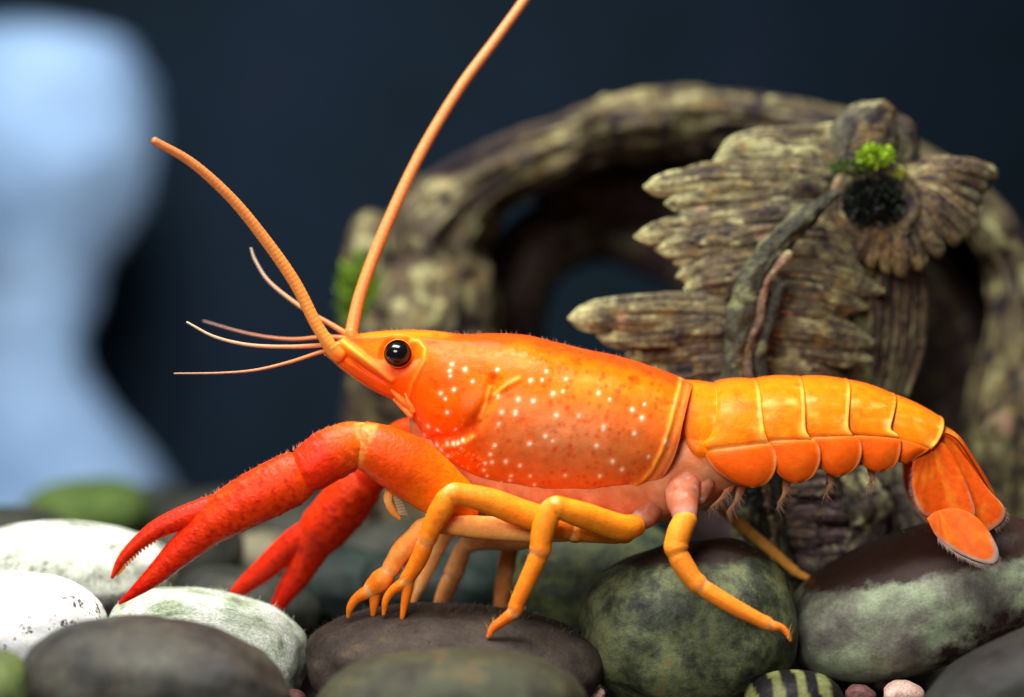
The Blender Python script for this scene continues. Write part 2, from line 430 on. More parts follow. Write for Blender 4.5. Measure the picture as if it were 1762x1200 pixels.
# small gravel showing at the foot of the pebbles
for i, (px, py, r, m, lab) in enumerate([(1552, 1196, 32, 'pink', 'pale pink gravel grain below the large grey green pebble'),
        (1022, 1198, 20, 'pink', 'pale pink gravel grain beside the dark olive pebble'),
        (502, 1206, 26, 'red_gravel', 'dark red gravel grain between the charcoal and olive pebbles'),
        (1480, 1196, 24, 'red_gravel', 'dark red gravel grain beside the striped snail')]):
    o = build('gravel_grain', pebble_mesh(P(px, py, -90), (r, r, r * 0.7), 0, 0, 130 + i, 0.2, n=24), M[m]); tag(o, lab, 'gravel')
gm = MB()
for i in range(520):
    x, y = RNG.uniform(-1300, 1300), RNG.uniform(-500, 1500); r = RNG.uniform(14, 34)
    b = pebble_mesh(np.array([x, y, r * 0.6 + 14]), (r, r * RNG.uniform(.7, 1.2), r * .7), 0, RNG.uniform(0, 180), i, 0.2, n=8)
    gm.add(b.v[0], b.f, (0.4, 0.4, 0.4))
g = build('gravel', gm, mk('gravel_mix', [(40, 30, 28), (74, 52, 48), (60, 56, 48), (96, 80, 70)], 60, 0.7, 0.5))
tag(g, 'dark brown and reddish gravel between the pebbles', 'gravel', kind='stuff')

# ----------------------------------------------------------------------------
# the crayfish
# ----------------------------------------------------------------------------
cray = thing('crayfish', 'bright orange crayfish with red claws walking across the pebbles', 'crayfish', P(950, 1090, 0))

def Q(px, py, y=0.0):            # body coordinates: side view at true size
    return np.array([px - 881, y, 600 - py + GZ])

ORANGE, REDOR, YEL, PINK = lin((244, 106, 8)), lin((240, 66, 16)), lin((252, 170, 60)), lin((206, 126, 88))
def mixc(a, b, t): t = np.clip(t, 0, 1)[..., None]; return a * (1 - t) + b * t
def sstep(a, b, x): t = np.clip((x - a) / (b - a), 0, 1); return t * t * (3 - 2 * t)

top_f = curve([(562,600),(575,590),(590,583),(605,578),(640,572),(700,568),(760,571),(790,575),(850,574),(905,577),(960,590),(1010,602),(1060,612),(1110,627),(1150,641),(1188,657)])
bot_f = curve([(562,612),(600,643),(650,676),(690,698),(712,724),(735,766),(765,802),(800,827),(870,850),(960,862),(1040,861),(1100,852),(1188,838)])
wid_f = curve([(562,11),(600,26),(650,44),(690,56),(735,76),(800,104),(900,128),(1000,136),(1100,132),(1188,118)])
mar_f = curve([(1030,872),(1060,866),(1085,856),(1110,839),(1130,815),(1148,780),(1160,745),(1172,705),(1180,680),(1190,657)])

SPOTS = [(305,483),(387,490),(213,555),(290,555),(198,620),(497,450),(553,437),(375,378),(515,570),(640,570),(750,447),(810,483),(935,540),(988,585),(775,637),(945,668),(1122,715),(737,738),(455,685),(495,710),(368,728),(175,738),(150,790),(160,832),(235,828),(315,850),(372,910),(265,910),(565,903),(757,907),(827,825),(880,868),(1025,800),(570,370),(437,375),(190,318),(462,328),(193,465),(130,915),(113,880),(210,955),(395,962),(258,938),(8,318),(1003,510)]
SPOTS = [(800 + x/3.334, 540 + y/3.334) for x, y in SPOTS]
SPOTS += [(520 + x/4.285, 520 + y/4.285) for x, y in [(1115,460),(1100,510),(1105,545),(1210,497),(1440,497),(1035,665),(1070,703),(1083,800),(1143,922),(1010,930),(907,972),(1080,1027),(1125,1022),(1160,1017),(1195,995),(1003,1050),(1425,1035),(1393,1100),(1405,1155),(1355,1165),(1680,572),(940,905),(1035,1075),(1180,1055),(1085,1120),(1130,640),(1265,580)]]
big = {0,1,2,3,5,8,12,13,14,15,16,17,18,20,24,31,30}

def carapace(mb):
    nx, nth = 330, 250
    t = np.linspace(0, 1, nx); x = 562 + (1188 - 562) * (t + 0.10 * np.sin(math.pi * t) * t)
    x = np.sort(np.clip(x, 562, 1188)); x[-1] = 1188
    top, bot, wd = top_f(x), bot_f(x), wid_f(x)
    zc, H = (top + bot) / 2, (bot - top) / 2
    cm = np.where(x > 1035, (zc - mar_f(np.clip(x, 1030, 1190))) / H, -1)
    thm = np.arccos(np.clip(cm, -0.97, 0.999))
    thm = np.minimum(thm, 0.93 * math.pi)
    s = np.linspace(-1, 1, nth)
    th = thm[:, None] * s[None]
    X = x[:, None] + 0 * th
    e = 2 / 2.35
    cy, cz = np.sign(np.sin(th)) * np.abs(np.sin(th)) ** e, np.sign(np.cos(th)) * np.abs(np.cos(th)) ** e
    # widest part sits below the middle, the back is keeled
    Y = wd[:, None] * cy * (1 + 0.0 * th)
    Y = Y * (1 - 0.10 * np.clip(cz, 0, 1))
    PY = zc[:, None] - H[:, None] * cz
    # side-view coordinates steer relief and pigment (kept the same on both sides)
    d = np.zeros_like(PY)
    def ridge(poly, amp, wdt):
        nonlocal d
        q, _ = seg_dist(X, PY, poly); g = np.exp(-(q / wdt) ** 2); d += amp * g; return g
    side = np.abs(th)
    # orbit hollow, orbital rim, antennal scale, cheek, cervical groove
    ro = np.hypot((X - 688) / 1.05, PY - 611)
    d += -13 * sstep(36, 20, ro)
    g_rim = ridge([(708,588),(724,590),(734,602),(733,622),(722,642),(712,660),(706,682),(708,704)], 3.5, 3.4)
    g_scale = ridge([(592,592),(612,606),(640,626),(676,652)], 9, 7.0)
    ridge([(580,602),(605,618),(640,643),(668,660)], -6, 4.5)
    g_rost = ridge([(602,582),(650,581),(700,581),(742,585),(790,588),(860,588)], 2.5, 6.0)
    g_cerv = ridge([(852,650),(846,682),(832,706),(822,724),(800,742),(775,754),(748,756)], -10, 9)
    g_c2 = ridge([(846,664),(838,694),(828,716)], 6, 4)
    g_c3 = ridge([(892,652),(872,662),(852,676)], 4, 4)
    g_chk = ridge([(770,764),(800,758),(812,750)], 6, 7)
    d += 7 * np.exp(-(((X - 790) / 34) ** 2 + ((PY - 700) / 36) ** 2))
    d += 3.5 * np.exp(-(((X - 768) / 26) ** 2 + ((PY - 645) / 22) ** 2))
    # rear rim following the margin, and a pale band under the flank
    mpoly = [(740,776),(765,806),(800,830),(870,853),(960,865),(1040,864),(1085,854),(1110,838),(1130,814),(1148,778),(1160,742),(1172,702),(1181,676),(1188,658)]
    q, wpos = seg_dist(X, PY, mpoly)
    back = sstep(0.25, 0.5, wpos)
    g_r1 = np.exp(-((q - 20) / 4.5) ** 2) * back; g_r0 = np.exp(-((q - 5) / 5.0) ** 2) * back
    d += 3.0 * g_r1 - 1.2 * np.exp(-((q - 12) / 6) ** 2) * back + 1.0 * g_r0
    p3 = np.stack([X, Y, PY], -1)
    d += 1.1 * fbm(p3, 26, 3, 3)
    # pigment, with a highlight patch painted in on the back
    C = np.broadcast_to(ORANGE, X.shape + (3,)).copy()
    n1 = fbm(p3, 60, 8, 4)
    C = mixc(C, REDOR, 0.85 * sstep(30, 4, PY - top[:, None] + 10 * n1) )
    C = mixc(C, lin((250, 150, 40)), 0.5 * sstep(0.15, 0.8, n1) * sstep(0, 60, PY - top[:, None]))
    branch = np.exp(-(((X - 985) / 150) ** 4 + ((PY - 770) / 78) ** 4))
    C = mixc(C, lin((206, 108, 52)), 0.85 * branch)
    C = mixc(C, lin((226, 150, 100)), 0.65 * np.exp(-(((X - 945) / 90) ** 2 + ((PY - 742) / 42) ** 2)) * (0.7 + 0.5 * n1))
    C = mixc(C, lin((196, 84, 18)), 0.75 * np.exp(-(((X - 850) / 75) ** 2 + ((PY - 805) / 55) ** 2)))
    C = mixc(C, lin((204, 88, 12)), 0.8 * np.exp(-(((X - 800) / 38) ** 2 + ((PY - 706) / 32) ** 2)))
    C = mixc(C, lin((236, 112, 70)), 0.4 * np.exp(-(((X - 762) / 26) ** 2 + ((PY - 640) / 24) ** 2)))
    C = mixc(C, lin((230, 120, 44)), 0.7 * sstep(24, 10, q) * back)
    C = mixc(C, lin((222, 150, 110)), 0.8 * sstep(16, 2, q) * sstep(0.9, 0.3, wpos))
    for g_, amt in ((g_rim, .85), (g_scale, .9), (g_r1, .75), (g_c2, .55), (g_c3, .6), (g_chk, .6)):
        C = mixc(C, YEL, amt * np.clip(g_, 0, 1))
    C = mixc(C, lin((236, 178, 120)), 0.55 * sstep(44, 30, ro) * sstep(18, 30, ro) * (PY > 618))
    C = mixc(C, lin((250, 140, 24)), 0.7 * np.exp(-(((PY - 576) / 9) ** 2)) * sstep(600, 640, X) * sstep(800, 740, X))
    C = mixc(C, lin((246, 150, 96)), 0.6 * sstep(.05, .5, vnoise(p3, 7, 77)) * np.exp(-(((X - 895) / 46) ** 2 + ((PY - 612 - .12 * (X - 895)) / 9) ** 2)))  # pinkish patch on the back: pigment and painted highlight together
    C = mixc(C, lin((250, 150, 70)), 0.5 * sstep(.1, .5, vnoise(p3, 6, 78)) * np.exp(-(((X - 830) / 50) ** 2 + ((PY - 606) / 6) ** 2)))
    C = mixc(C, lin((240, 78, 2)), 0.75 * sstep(860, 780, X) * sstep(600, 640, PY))
    C = mixc(C, lin((214, 62, 6)), 0.45 * sstep(.15, .7, fbm(p3, 16, 79)) * sstep(720, 760, X))
    rng = np.random.default_rng(5)
    for k in range(230):           # dark red freckles
        if k < 170: a, b = rng.uniform(930, 1155), rng.uniform(605, 840)
        else: a, b = rng.uniform(745, 900), rng.uniform(650, 840)
        r = rng.uniform(2.0, 4.2)
        sel = (np.abs(X - a) < 10) & (np.abs(PY - b) < 10)
        g_ = np.exp(-((X - a) ** 2 + (PY - b) ** 2) / r ** 2) * sel
        C = mixc(C, lin((196, 52, 4)), 0.6 * g_)
    for k in range(80):            # finest pale grains on the cheek
        a, b = rng.normal(775, 30), rng.normal(772, 26)
        g_ = np.exp(-((X - a) ** 2 + (PY - b) ** 2) / 1.6 ** 2)
        C = mixc(C, lin((250, 170, 80)), 0.7 * g_); d += 0.8 * g_
    for k, (a, b) in enumerate(SPOTS):   # pale tubercles
        r = 3.3 if k in big else rng.uniform(1.9, 2.7)
        q2 = (X - a) ** 2 + (PY - b) ** 2
        g_ = np.exp(-(q2 / r ** 2) ** 1.4)
        C = mixc(C, lin((250, 176, 110)), 0.4 * np.exp(-q2 / (2 * r) ** 2))
        C = mixc(C, lin((255, 232, 206)), 0.95 * g_); d += 0.9 * g_
    nrm = np.stack([0 * X, cy / wd[:, None].clip(20), cz / H[:, None].clip(20)], -1)
    nrm /= np.linalg.norm(nrm, axis=-1)[..., None] + 1e-9
    V = np.stack([X - 881, Y, 600 - PY + GZ], -1) + nrm * (d * sstep(0.12, 0.5, side))[..., None]
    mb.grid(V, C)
    # inward lip along the open edge
    for edge in (0, -1):
        E = V[:, edge]; c0 = np.stack([E[:, 0] - 6, E[:, 1] * 0.72, E[:, 2] + 4], -1)
        G = np.stack([E, E * 0.5 + c0 * 0.5 - (0, 0, 2), c0], 1)
        mb.grid(G if edge == -1 else G[:, ::-1], lin((226, 140, 80)))

body = MB()
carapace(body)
# flesh inside: belly between the leg bases and the core of the abdomen
PALE = lin((228, 150, 106))
def belly_col(ss, tt, V):
    n = fbm(V, 22, 4)
    return mixc(np.broadcast_to(PALE, V.shape).copy(), lin((206, 98, 44)), 0.35 + 0.9 * n)
body.tube([(*Q(720,700), 20), (*Q(760,770), 45), (*Q(860,815), 64), (*Q(1000,832), 76), (*Q(1110,826), 78), (*Q(1190,790), 84), (*Q(1260,752), 84)],
          PALE, 40, 60, 1.25, colfn=belly_col, disp=lambda s, t, V: 0.04 * fbm(V, 22, 6))
body.tube([(*Q(1170,740), 78), (*Q(1260,738), 76), (*Q(1360,732), 72), (*Q(1450,730), 66), (*Q(1530,738), 54), (*Q(1590,752), 36)],
          lin((240, 120, 30)), 40, 60, 1.15)
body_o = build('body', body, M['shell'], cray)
body_o['label'] = 'orange carapace with white speckles on the flank'

# abdomen plates -------------------------------------------------------------
SEG = [
 ([(1170,655),(1168,700),(1170,735),(1178,765),(1188,785)], [(1232,661),(1229,700),(1228,735),(1222,770),(1200,790)], 100, .72),
 ([(1226,661),(1223,715),(1212,748),(1198,764),(1216,797),(1250,820),(1281,830)], [(1299,656),(1299,715),(1304,748),(1319,772),(1320,797),(1308,819),(1285,830)], 108, .5),
 ([(1294,656),(1297,715),(1302,746),(1312,772),(1321,800),(1335,815),(1352,823)], [(1375,652),(1371,700),(1371,740),(1390,760),(1393,788),(1381,812),(1357,823)], 107, .5),
 ([(1370,652),(1369,700),(1370,740),(1386,764),(1395,790),(1407,805),(1424,812)], [(1457,657),(1446,700),(1443,736),(1461,754),(1463,779),(1452,800),(1429,812)], 100, .5),
 ([(1452,656),(1443,700),(1442,737),(1457,755),(1465,780),(1475,797),(1492,805)], [(1537,682),(1522,714),(1515,737),(1530,750),(1529,775),(1520,795),(1497,805)], 92, .5),
 ([(1532,680),(1519,714),(1514,740),(1523,755),(1524,775),(1531,787),(1541,791)], [(1618,722),(1606,744),(1590,764),(1572,774),(1560,780),(1552,787),(1545,791)], 82, .55)]
for i, (F, R, W, w0) in enumerate(SEG):
    nu, nv = 40, 70
    v = np.linspace(0, 1, nv); ph = np.clip(v / 0.55, 0, 1) * math.pi / 2
    wv = np.where(v < 0.55, w0 * (1 - np.cos(ph)), w0 + (1 - w0) * (v - 0.55) / 0.45)
    def along(poly):
        q = resample([(a, b, 0) for a, b in poly], 240)
        return np.stack([np.interp(wv, np.linspace(0, 1, 240), q[:, k]) for k in (0, 1)], -1)
    f, r = along(F), along(R)
    u = np.linspace(0, 1, nu)[:, None]
    XY = f[None] * (1 - u[..., None]) + r[None] * u[..., None]
    yv = np.where(v < 0.55, np.sin(ph), 1.0 + 0.03 * np.sin((v - .55) / .45 * math.pi) - 0.06 * ((v - .55) / .45) ** 2)
    bul = np.sin(math.pi * np.clip(u, 0, 1)) ** 0.7
    lift = 5.0 * bul - 5.0 * sstep(0.12, 0.0, u) + 2.0 * sstep(0.9, 1.0, u)
    if i == 0: lift = lift * 0.4 - 2
    flap = sstep(0.5, 0.62, v)[None]
    Yh = W * yv[None] + lift * np.sin(np.clip(ph, 0, 9))[None] + 5 * flap * np.sin(math.pi * u) * np.sin(math.pi * np.clip((v - .5) / .5, 0, 1))[None]
    crease = np.exp(-((v - 0.575) / 0.018) ** 2)[None] * (1 if i else 0)
    Yh = Yh - 4 * crease
    zl = lift * np.cos(np.clip(ph, 0, 9))[None]
    mbs = MB(); halves = []
    for sgn in (-1, 1):
        V = np.stack([XY[..., 0] - 881 + 0 * Yh, sgn * Yh, 600 - XY[..., 1] + GZ + zl], -1)
        halves.append(V)
    V = np.concatenate([halves[0][:, ::-1], halves[1][:, 1:]], 1)
    vv = np.abs(np.linspace(-1, 1, 2 * nv - 1))[None] + 0 * u; uu = u + 0 * vv
    n = fbm(V, 30, 20 + i, 4)
    C = np.broadcast_to(lin((248, 124, 14)), V.shape).copy()
    C = mixc(C, lin((246, 96, 20)), 0.9 * sstep(0.22, 0.0, vv))
    C = mixc(C, lin((250, 152, 44)), 0.6 * sstep(0.1, 0.7, n) * sstep(.1, .3, vv))
    C = mixc(C, lin((255, 196, 90)), 0.6 * sstep(0.90, 0.97, uu) * sstep(0.62, 0.5, vv) * sstep(0.05, .3, vv))
    C = mixc(C, lin((255, 204, 84)), 0.95 * np.exp(-((vv - .50) / .05) ** 2) * sstep(0.72, 0.98, uu))
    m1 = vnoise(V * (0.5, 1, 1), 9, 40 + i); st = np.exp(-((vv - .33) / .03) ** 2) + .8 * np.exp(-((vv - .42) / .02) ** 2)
    C = mixc(C, lin((252, 180, 90)), .6 * np.clip(st, 0, 1) * sstep(-.3, .5, m1) * (1 if 1 < i < 5 else .5))  # pale streaks: part pigment, part highlight put into the colour
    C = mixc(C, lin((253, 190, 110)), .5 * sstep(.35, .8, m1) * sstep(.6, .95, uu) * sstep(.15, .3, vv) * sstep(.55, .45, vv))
    C = mixc(C, lin((240, 92, 8)), .5 * sstep(.1, .6, -fbm(V, 18, 60 + i)) * sstep(.1, .2, vv))
    if i:
        C = mixc(C, lin((244, 92, 18)), 0.92 * sstep(0.56, 0.60, vv) * (1 - 0.25 * np.clip(n, 0, 1)))
        C = mixc(C, lin((255, 190, 110)), 0.7 * np.exp(-((vv - .572) / .014) ** 2) * sstep(.08, .2, uu))
        edge = np.minimum(np.minimum(uu, 1 - uu) * 8, (1 - vv) * 16)
        C = mixc(C, lin((252, 180, 110)), 0.75 * sstep(0.55, 0.1, edge) * sstep(.6, .68, vv))
    else:
        C = mixc(C, lin((236, 100, 50)), 0.6 * sstep(0.3, 0.0, uu))
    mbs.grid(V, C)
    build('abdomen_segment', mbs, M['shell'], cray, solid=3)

# tail fan -------------------------------------------------------------------
def plate(outline, yfn, thick, base_c, rim_c, rim_w=0.82, n=96, nr=22, hinge=None, ribs=True):
    q = resample([(a, b, 0) for a, b in outline + outline[:1]], n + 1)[:-1, :2]
    c = q.mean(0); rr = np.linspace(0.02, 1, nr)[:, None, None]
    XY = c + (q - c)[None] * rr
    t = thick * np.sqrt(np.clip(1 - rr[..., 0] ** 2.5, 0, 1)) + 0.8
    Yc = yfn(XY[..., 0], XY[..., 1])
    mb = MB()
    hx, hy = hinge if hinge else c
    ang = np.arctan2(XY[..., 1] - hy, XY[..., 0] - hx)
    rib = 0.5 * np.sin(ang * 30) * np.clip(rr[..., 0] * 1.2, 0, 1) if ribs else 0
    C = np.broadcast_to(base_c, XY.shape[:2] + (3,)).copy()
    nn = fbm(np.stack([XY[..., 0], XY[..., 1], 0 * Yc], -1), 24, 5)
    C = mixc(C, lin((252, 150, 40)), 0.6 * sstep(-.1, .9, nn + 0.15 * np.sin(ang * 30) + 1.1 * np.exp(-((ang - np.median(ang[-1]) * 0 - 1.25) / .09) ** 2)))
    low = sstep(-0.3, 0.6, (q[:, 1] - c[1]) / np.ptp(q[:, 1]) * 2)[None] + 0 * rr[..., 0]
    C = mixc(C, rim_c, sstep(rim_w, rim_w + 0.14, rr[..., 0]) * low)
    for sg in (-1, 1):
        V = np.stack([XY[..., 0] - 881, Yc + sg * (t + rib * (sg < 0)), 600 - XY[..., 1] + GZ], -1)
        mb.grid(V if sg < 0 else V[:, ::-1], C if sg < 0 else C[:, ::-1], True)
    return mb
TO, TG = lin((244, 98, 20)), lin((190, 170, 158))
o = build('tail_fan_blade', plate([(1552,800),(1560,772),(1580,758),(1606,758),(1628,790),(1648,840),(1656,878),(1630,890),(1592,886),(1566,872),(1553,838)],
      lambda x, y: -80 - 0.06 * (y - 760) + 8 * np.sin((x - 1550) / 30), 6, TO, lin((236, 170, 130)), 0.86, hinge=(1585, 750)), M['fan'], cray)
o = build('tail_fan_blade', plate([(1574,884),(1592,872),(1625,868),(1652,878),(1676,905),(1690,940),(1680,957),(1655,954),(1620,938),(1590,914)],
      lambda x, y: -96 - 0.22 * (y - 870) + 5 * np.sin((x - 1574) / 24), 4, lin((244, 112, 40)), TG, 0.78, hinge=(1590, 850)), M['fan'], cray)
o = build('tail_fan_blade', plate([(1600,760),(1622,748),(1650,786),(1686,838),(1710,866),(1710,886),(1694,902),(1672,912),(1648,882),(1625,830)],
      lambda x, y: -58 - 0.05 * (y - 760) + 6 * np.sin((x - 1600) / 26), 5, TO, lin((236, 170, 130)), 0.86, hinge=(1608, 740)), M['fan'], cray)
o = build('tail_fan_blade', plate([(1604,756),(1626,748),(1650,786),(1690,846),(1708,884),(1700,902),(1680,900),(1650,866),(1626,815)],
      lambda x, y: 60 + 0.05 * (y - 760), 8, TO, TG, 0.86, hinge=(1608, 740)), M['fan'], cray)
o = build('tail_fan_blade', plate([(1570,780),(1600,760),(1640,820),(1660,880),(1680,930),(1660,945),(1610,905),(1576,850)],
      lambda x, y: 88 + 0.05 * (y - 760), 8, TO, TG, 0.84, hinge=(1590, 750)), M['fan'], cray)
def fringe(pts, yfn, n, ln, dirn, seed):
    rng = np.random.default_rng(seed); q = resample([(a, b, 0) for a, b in pts], 200); vv, ff = [], []
    for k in range(n):
        a, b, _ = q[rng.integers(0, 200)]; p_ = Q(a, b, yfn(a, b) + rng.normal(0, 1.5))
        dv = np.array([dirn[0] + rng.normal(0, .25), rng.normal(0, .2), dirn[1] + rng.normal(0, .25)]); l_ = ln * rng.uniform(.5, 1.2)
        vv += [p_ - (.6, 0, 0), p_ + (.6, 0, 0), p_ + dv * l_]; ff.append((3*k, 3*k+1, 3*k+2))
    m_ = MB(); m_.add(vv, ff, lin((206, 180, 164))); o_ = build('fringe', m_, M['film'], cray, smooth=False); o_['kind'] = 'stuff'
fringe([(1590,916),(1620,940),(1655,956),(1680,958),(1690,942)], lambda x, y: -96 - 0.22 * (y - 870), 420, 12, (.45, -.8), 1)
fringe([(1694,904),(1710,886),(1712,868)], lambda x, y: -62, 200, 13, (.7, -.6), 2)
fringe([(1553,800),(1552,838),(1566,874)], lambda x, y: -84, 160, 7, (-.8, -.4), 3)
tel = MB()
tp = resample([(*Q(1590,738), 58), (*Q(1630,752), 60), (*Q(1662,796), 56), (*Q(1690,842), 50), (*Q(1706,872), 34)], 50)
tt_ = np.gradient(tp[:, :3], axis=0); tt_ /= np.linalg.norm(tt_, axis=1)[:, None]
nn_ = np.stack([-tt_[:, 2], 0 * tt_[:, 0], tt_[:, 0]], -1); nn_ *= np.sign(nn_[:, :1] + nn_[:, 2:3])
sv = np.linspace(-1, 1, 31)
for sg in (1, -1):
    V = tp[:, None, :3] + np.array([0, 1, 0]) * (sv[None, :, None] * tp[:, None, 3:4]) + nn_[:, None] * ((14 * np.sqrt(1 - sv ** 2 * .98)) * sg * (0.9 if sg > 0 else 0.5) + 1.2 * np.sin(sv * 22))[None, :, None]
    V[..., 1] *= (1 + 0 * V[..., 1])
    C = mixc(np.broadcast_to(TO, V.shape).copy(), lin((252, 160, 50)), 0.7 * sstep(-.2, .8, fbm(V, 26, 2)) )
    C = mixc(C, TG, 0.8 * (sstep(0.9, 1.0, np.linspace(0, 1, 50))[:, None] + 0 * V[..., 0]))
    tel.grid(V if sg > 0 else V[:, ::-1], C if sg > 0 else C[:, ::-1])
build('telson', tel, M['fan'], cray)

# eyes -----------------------------------------------------------------------
for sgn in (-1, 1):
    e = MB(); th = np.linspace(0, math.pi, 28)[:, None]; ph = np.linspace(0, 2*math.pi, 40, endpoint=False)[None]
    d3 = np.stack([np.sin(th)*np.cos(ph), np.cos(th) + 0*ph, np.sin(th)*np.sin(ph)], -1)
    c = Q(687, 608, sgn * 55)
    e.grid(c + d3 * (22, 19, 19.5), lin((12, 12, 15)), True)
    eo = build('eye', e, M['eye'], cray)
    st = MB(); st.tube([(*Q(692, 611, sgn * 22), 17), (*Q(689, 609, sgn * 44), 22), (*Q(688, 608.5, sgn * 54), 24.5), (*Q(688, 608.5, sgn * 58), 23.5)], lin((240, 140, 60)), 32, 20, 1.0, up=(0, 0, 1), caps=False)
    build('eye_stalk', st, M['shell'], cray)

# antennae -------------------------------------------------------------------
def ann(k, amp=0.012): return lambda s, t, V: amp * np.sin(s * k * 2 * math.pi)
def fade(c1, c2, p=1.0): return lambda s, t, V: mixc(np.broadcast_to(lin(c1), V.shape).copy(), lin(c2), s ** p)
A = MB()
A.tube([(*Q(586,612,-20), 13), (*Q(574,602,-24), 12.5), (*Q(562,582,-27), 11.5)], lin((250, 150, 50)), 20, 16, colfn=fade((246, 120, 30), (250, 160, 60)))
A.tube([(*P(572,600,-26), 11), (*P(545,560,-34), 10.5), (*P(508,488,-46), 10.5), (*P(460,418,-66), 10), (*P(400,344,-96), 9), (*P(332,282,-130), 8), (*P(266,243,-165), 6.5)],
       lin((236, 146, 70)), 18, 420, colfn=fade((250, 160, 64), (206, 118, 66), .8), disp=ann(60))
build('antenna', A, M['antenna'], cray)
A = MB()
A.tube([(*Q(612,598,16), 12), (*Q(606,586,20), 12), (*Q(602,572,22), 11.5)], lin((246, 120, 40)), 20, 16)
A.tube([(*P(603,578,24), 11), (*P(622,500,40), 10.5), (*P(662,396,62), 10.5), (*P(722,268,90), 10), (*P(790,154,112), 9.5), (*P(852,70,130), 9), (*P(908,-8,146), 8.5), (*P(960,-90,160), 8), (*P(1010,-190,170), 6)],
       lin((216, 132, 70)), 18, 520, colfn=fade((226, 136, 70), (196, 124, 70), .8), disp=ann(80))
build('antenna', A, M['antenna'], cray)
for pts, r0, r1, c2 in [
   ([(604,580,20),(575,562,24),(520,530,34),(465,487,44),(440,450,50),(432,428,54)], 5, 2.0, (176, 160, 140)),
   ([(606,583,16),(560,580,28),(500,584,48),(430,575,75),(350,553,105)], 4.2, 1.6, (130, 108, 100)),
   ([(606,592,-12),(560,594,-20),(500,597,-30),(430,594,-40),(370,580,-46),(322,555,-50)], 4.6, 1.8, (200, 180, 150)),
   ([(600,600,-14),(560,604,-24),(500,623,-34),(440,637,-44),(380,642,-50),(300,643,-56)], 4.0, 1.2, (176, 140, 110))]:
    A = MB(); n_ = len(pts)
    A.tube([(*P(*q), r0 + (r1 - r0) * k / (n_ - 1)) for k, q in enumerate(pts)], lin((210, 130, 70)), 12, 360, colfn=fade((236, 130, 50), c2, .9), disp=ann(64, .03))
    build('antennule', A, M['antenna'], cray)

# limbs ----------------------------------------------------------------------
def limb(mb, segs, colfn, n=28, joint=0.10, seed=0):
    """segs: list of segments, each a list of (px, py, depth, radius); they are grown as one continuous limb,
    the joints swelling before and pinching after; a segment that starts elsewhere becomes a side finger"""
    chains = [[list(segs[0])]]
    for sg in segs[1:]:
        e = chains[-1][-1][-1]
        if math.hypot(sg[0][0] - e[0], sg[0][1] - e[1]) < 14: chains[-1].append(list(sg))
        else: chains.append([list(sg)])
    k0 = 0
    for ch in chains:
        pts = [(*P(*q[:3]), q[3]) for q in ch[0]]; jidx = []
        for sg in ch[1:]:
            jidx.append(len(pts) - 1)
            e = np.array(pts[-1]); f = np.array((*P(*sg[0][:3]), sg[0][3])); pts[-1] = tuple((e + f) / 2)
            pts += [(*P(*q[:3]), q[3]) for q in sg[1:]]
        A_ = np.array(pts)[:, :3]; l = np.r_[0, np.cumsum(np.linalg.norm(np.diff(A_, axis=0), axis=1))]; L_ = l[-1]
        js = np.array([l[j] / L_ for j in jidx])
        def disp(s_, t, V, js=js, L_=L_):
            d_ = 0.018 * fbm(V, 16, seed, 2) - 0.02
            for j in js:
                x_ = (s_ - j) * L_
                d_ = d_ + joint * np.exp(-((x_ + 5) / 7) ** 2) - 0.07 * np.exp(-((x_ - 6) / 3.5) ** 2)
            return d_
        def cf(s_, t, V, js=js, L_=L_, k0=k0):
            k = np.searchsorted(js, s_.ravel()).reshape(s_.shape)
            lo = np.r_[0, js][k]; hi = np.r_[js, 1][k]
            C = colfn((s_ - lo) / (hi - lo + 1e-6), t, V, k + k0)
            for j in js:
                x_ = (s_ - j) * L_
                C = mixc(C, lin((255, 214, 150)), .55 * np.exp(-((x_ - 2) / 5) ** 2) * sstep(-.4, .4, fbm(V, 12, seed + 3)))
            return C
        mb.tube(pts, (1, 1, 1), n, max(30, int(L_ / 2.6)), 1.0, disp=disp, colfn=cf)
        k0 += len(ch)
def leg_col(c1, c2, jc=(252, 178, 84), seed=0, nseg=4):
    def f(s, t, V, k):
        C = mixc(np.broadcast_to(lin(c1), V.shape).copy(), lin(c2), (k + s) / nseg + 0.35 * fbm(V, 26, seed))
        return mixc(C, lin(jc), 0 * s)
    return f
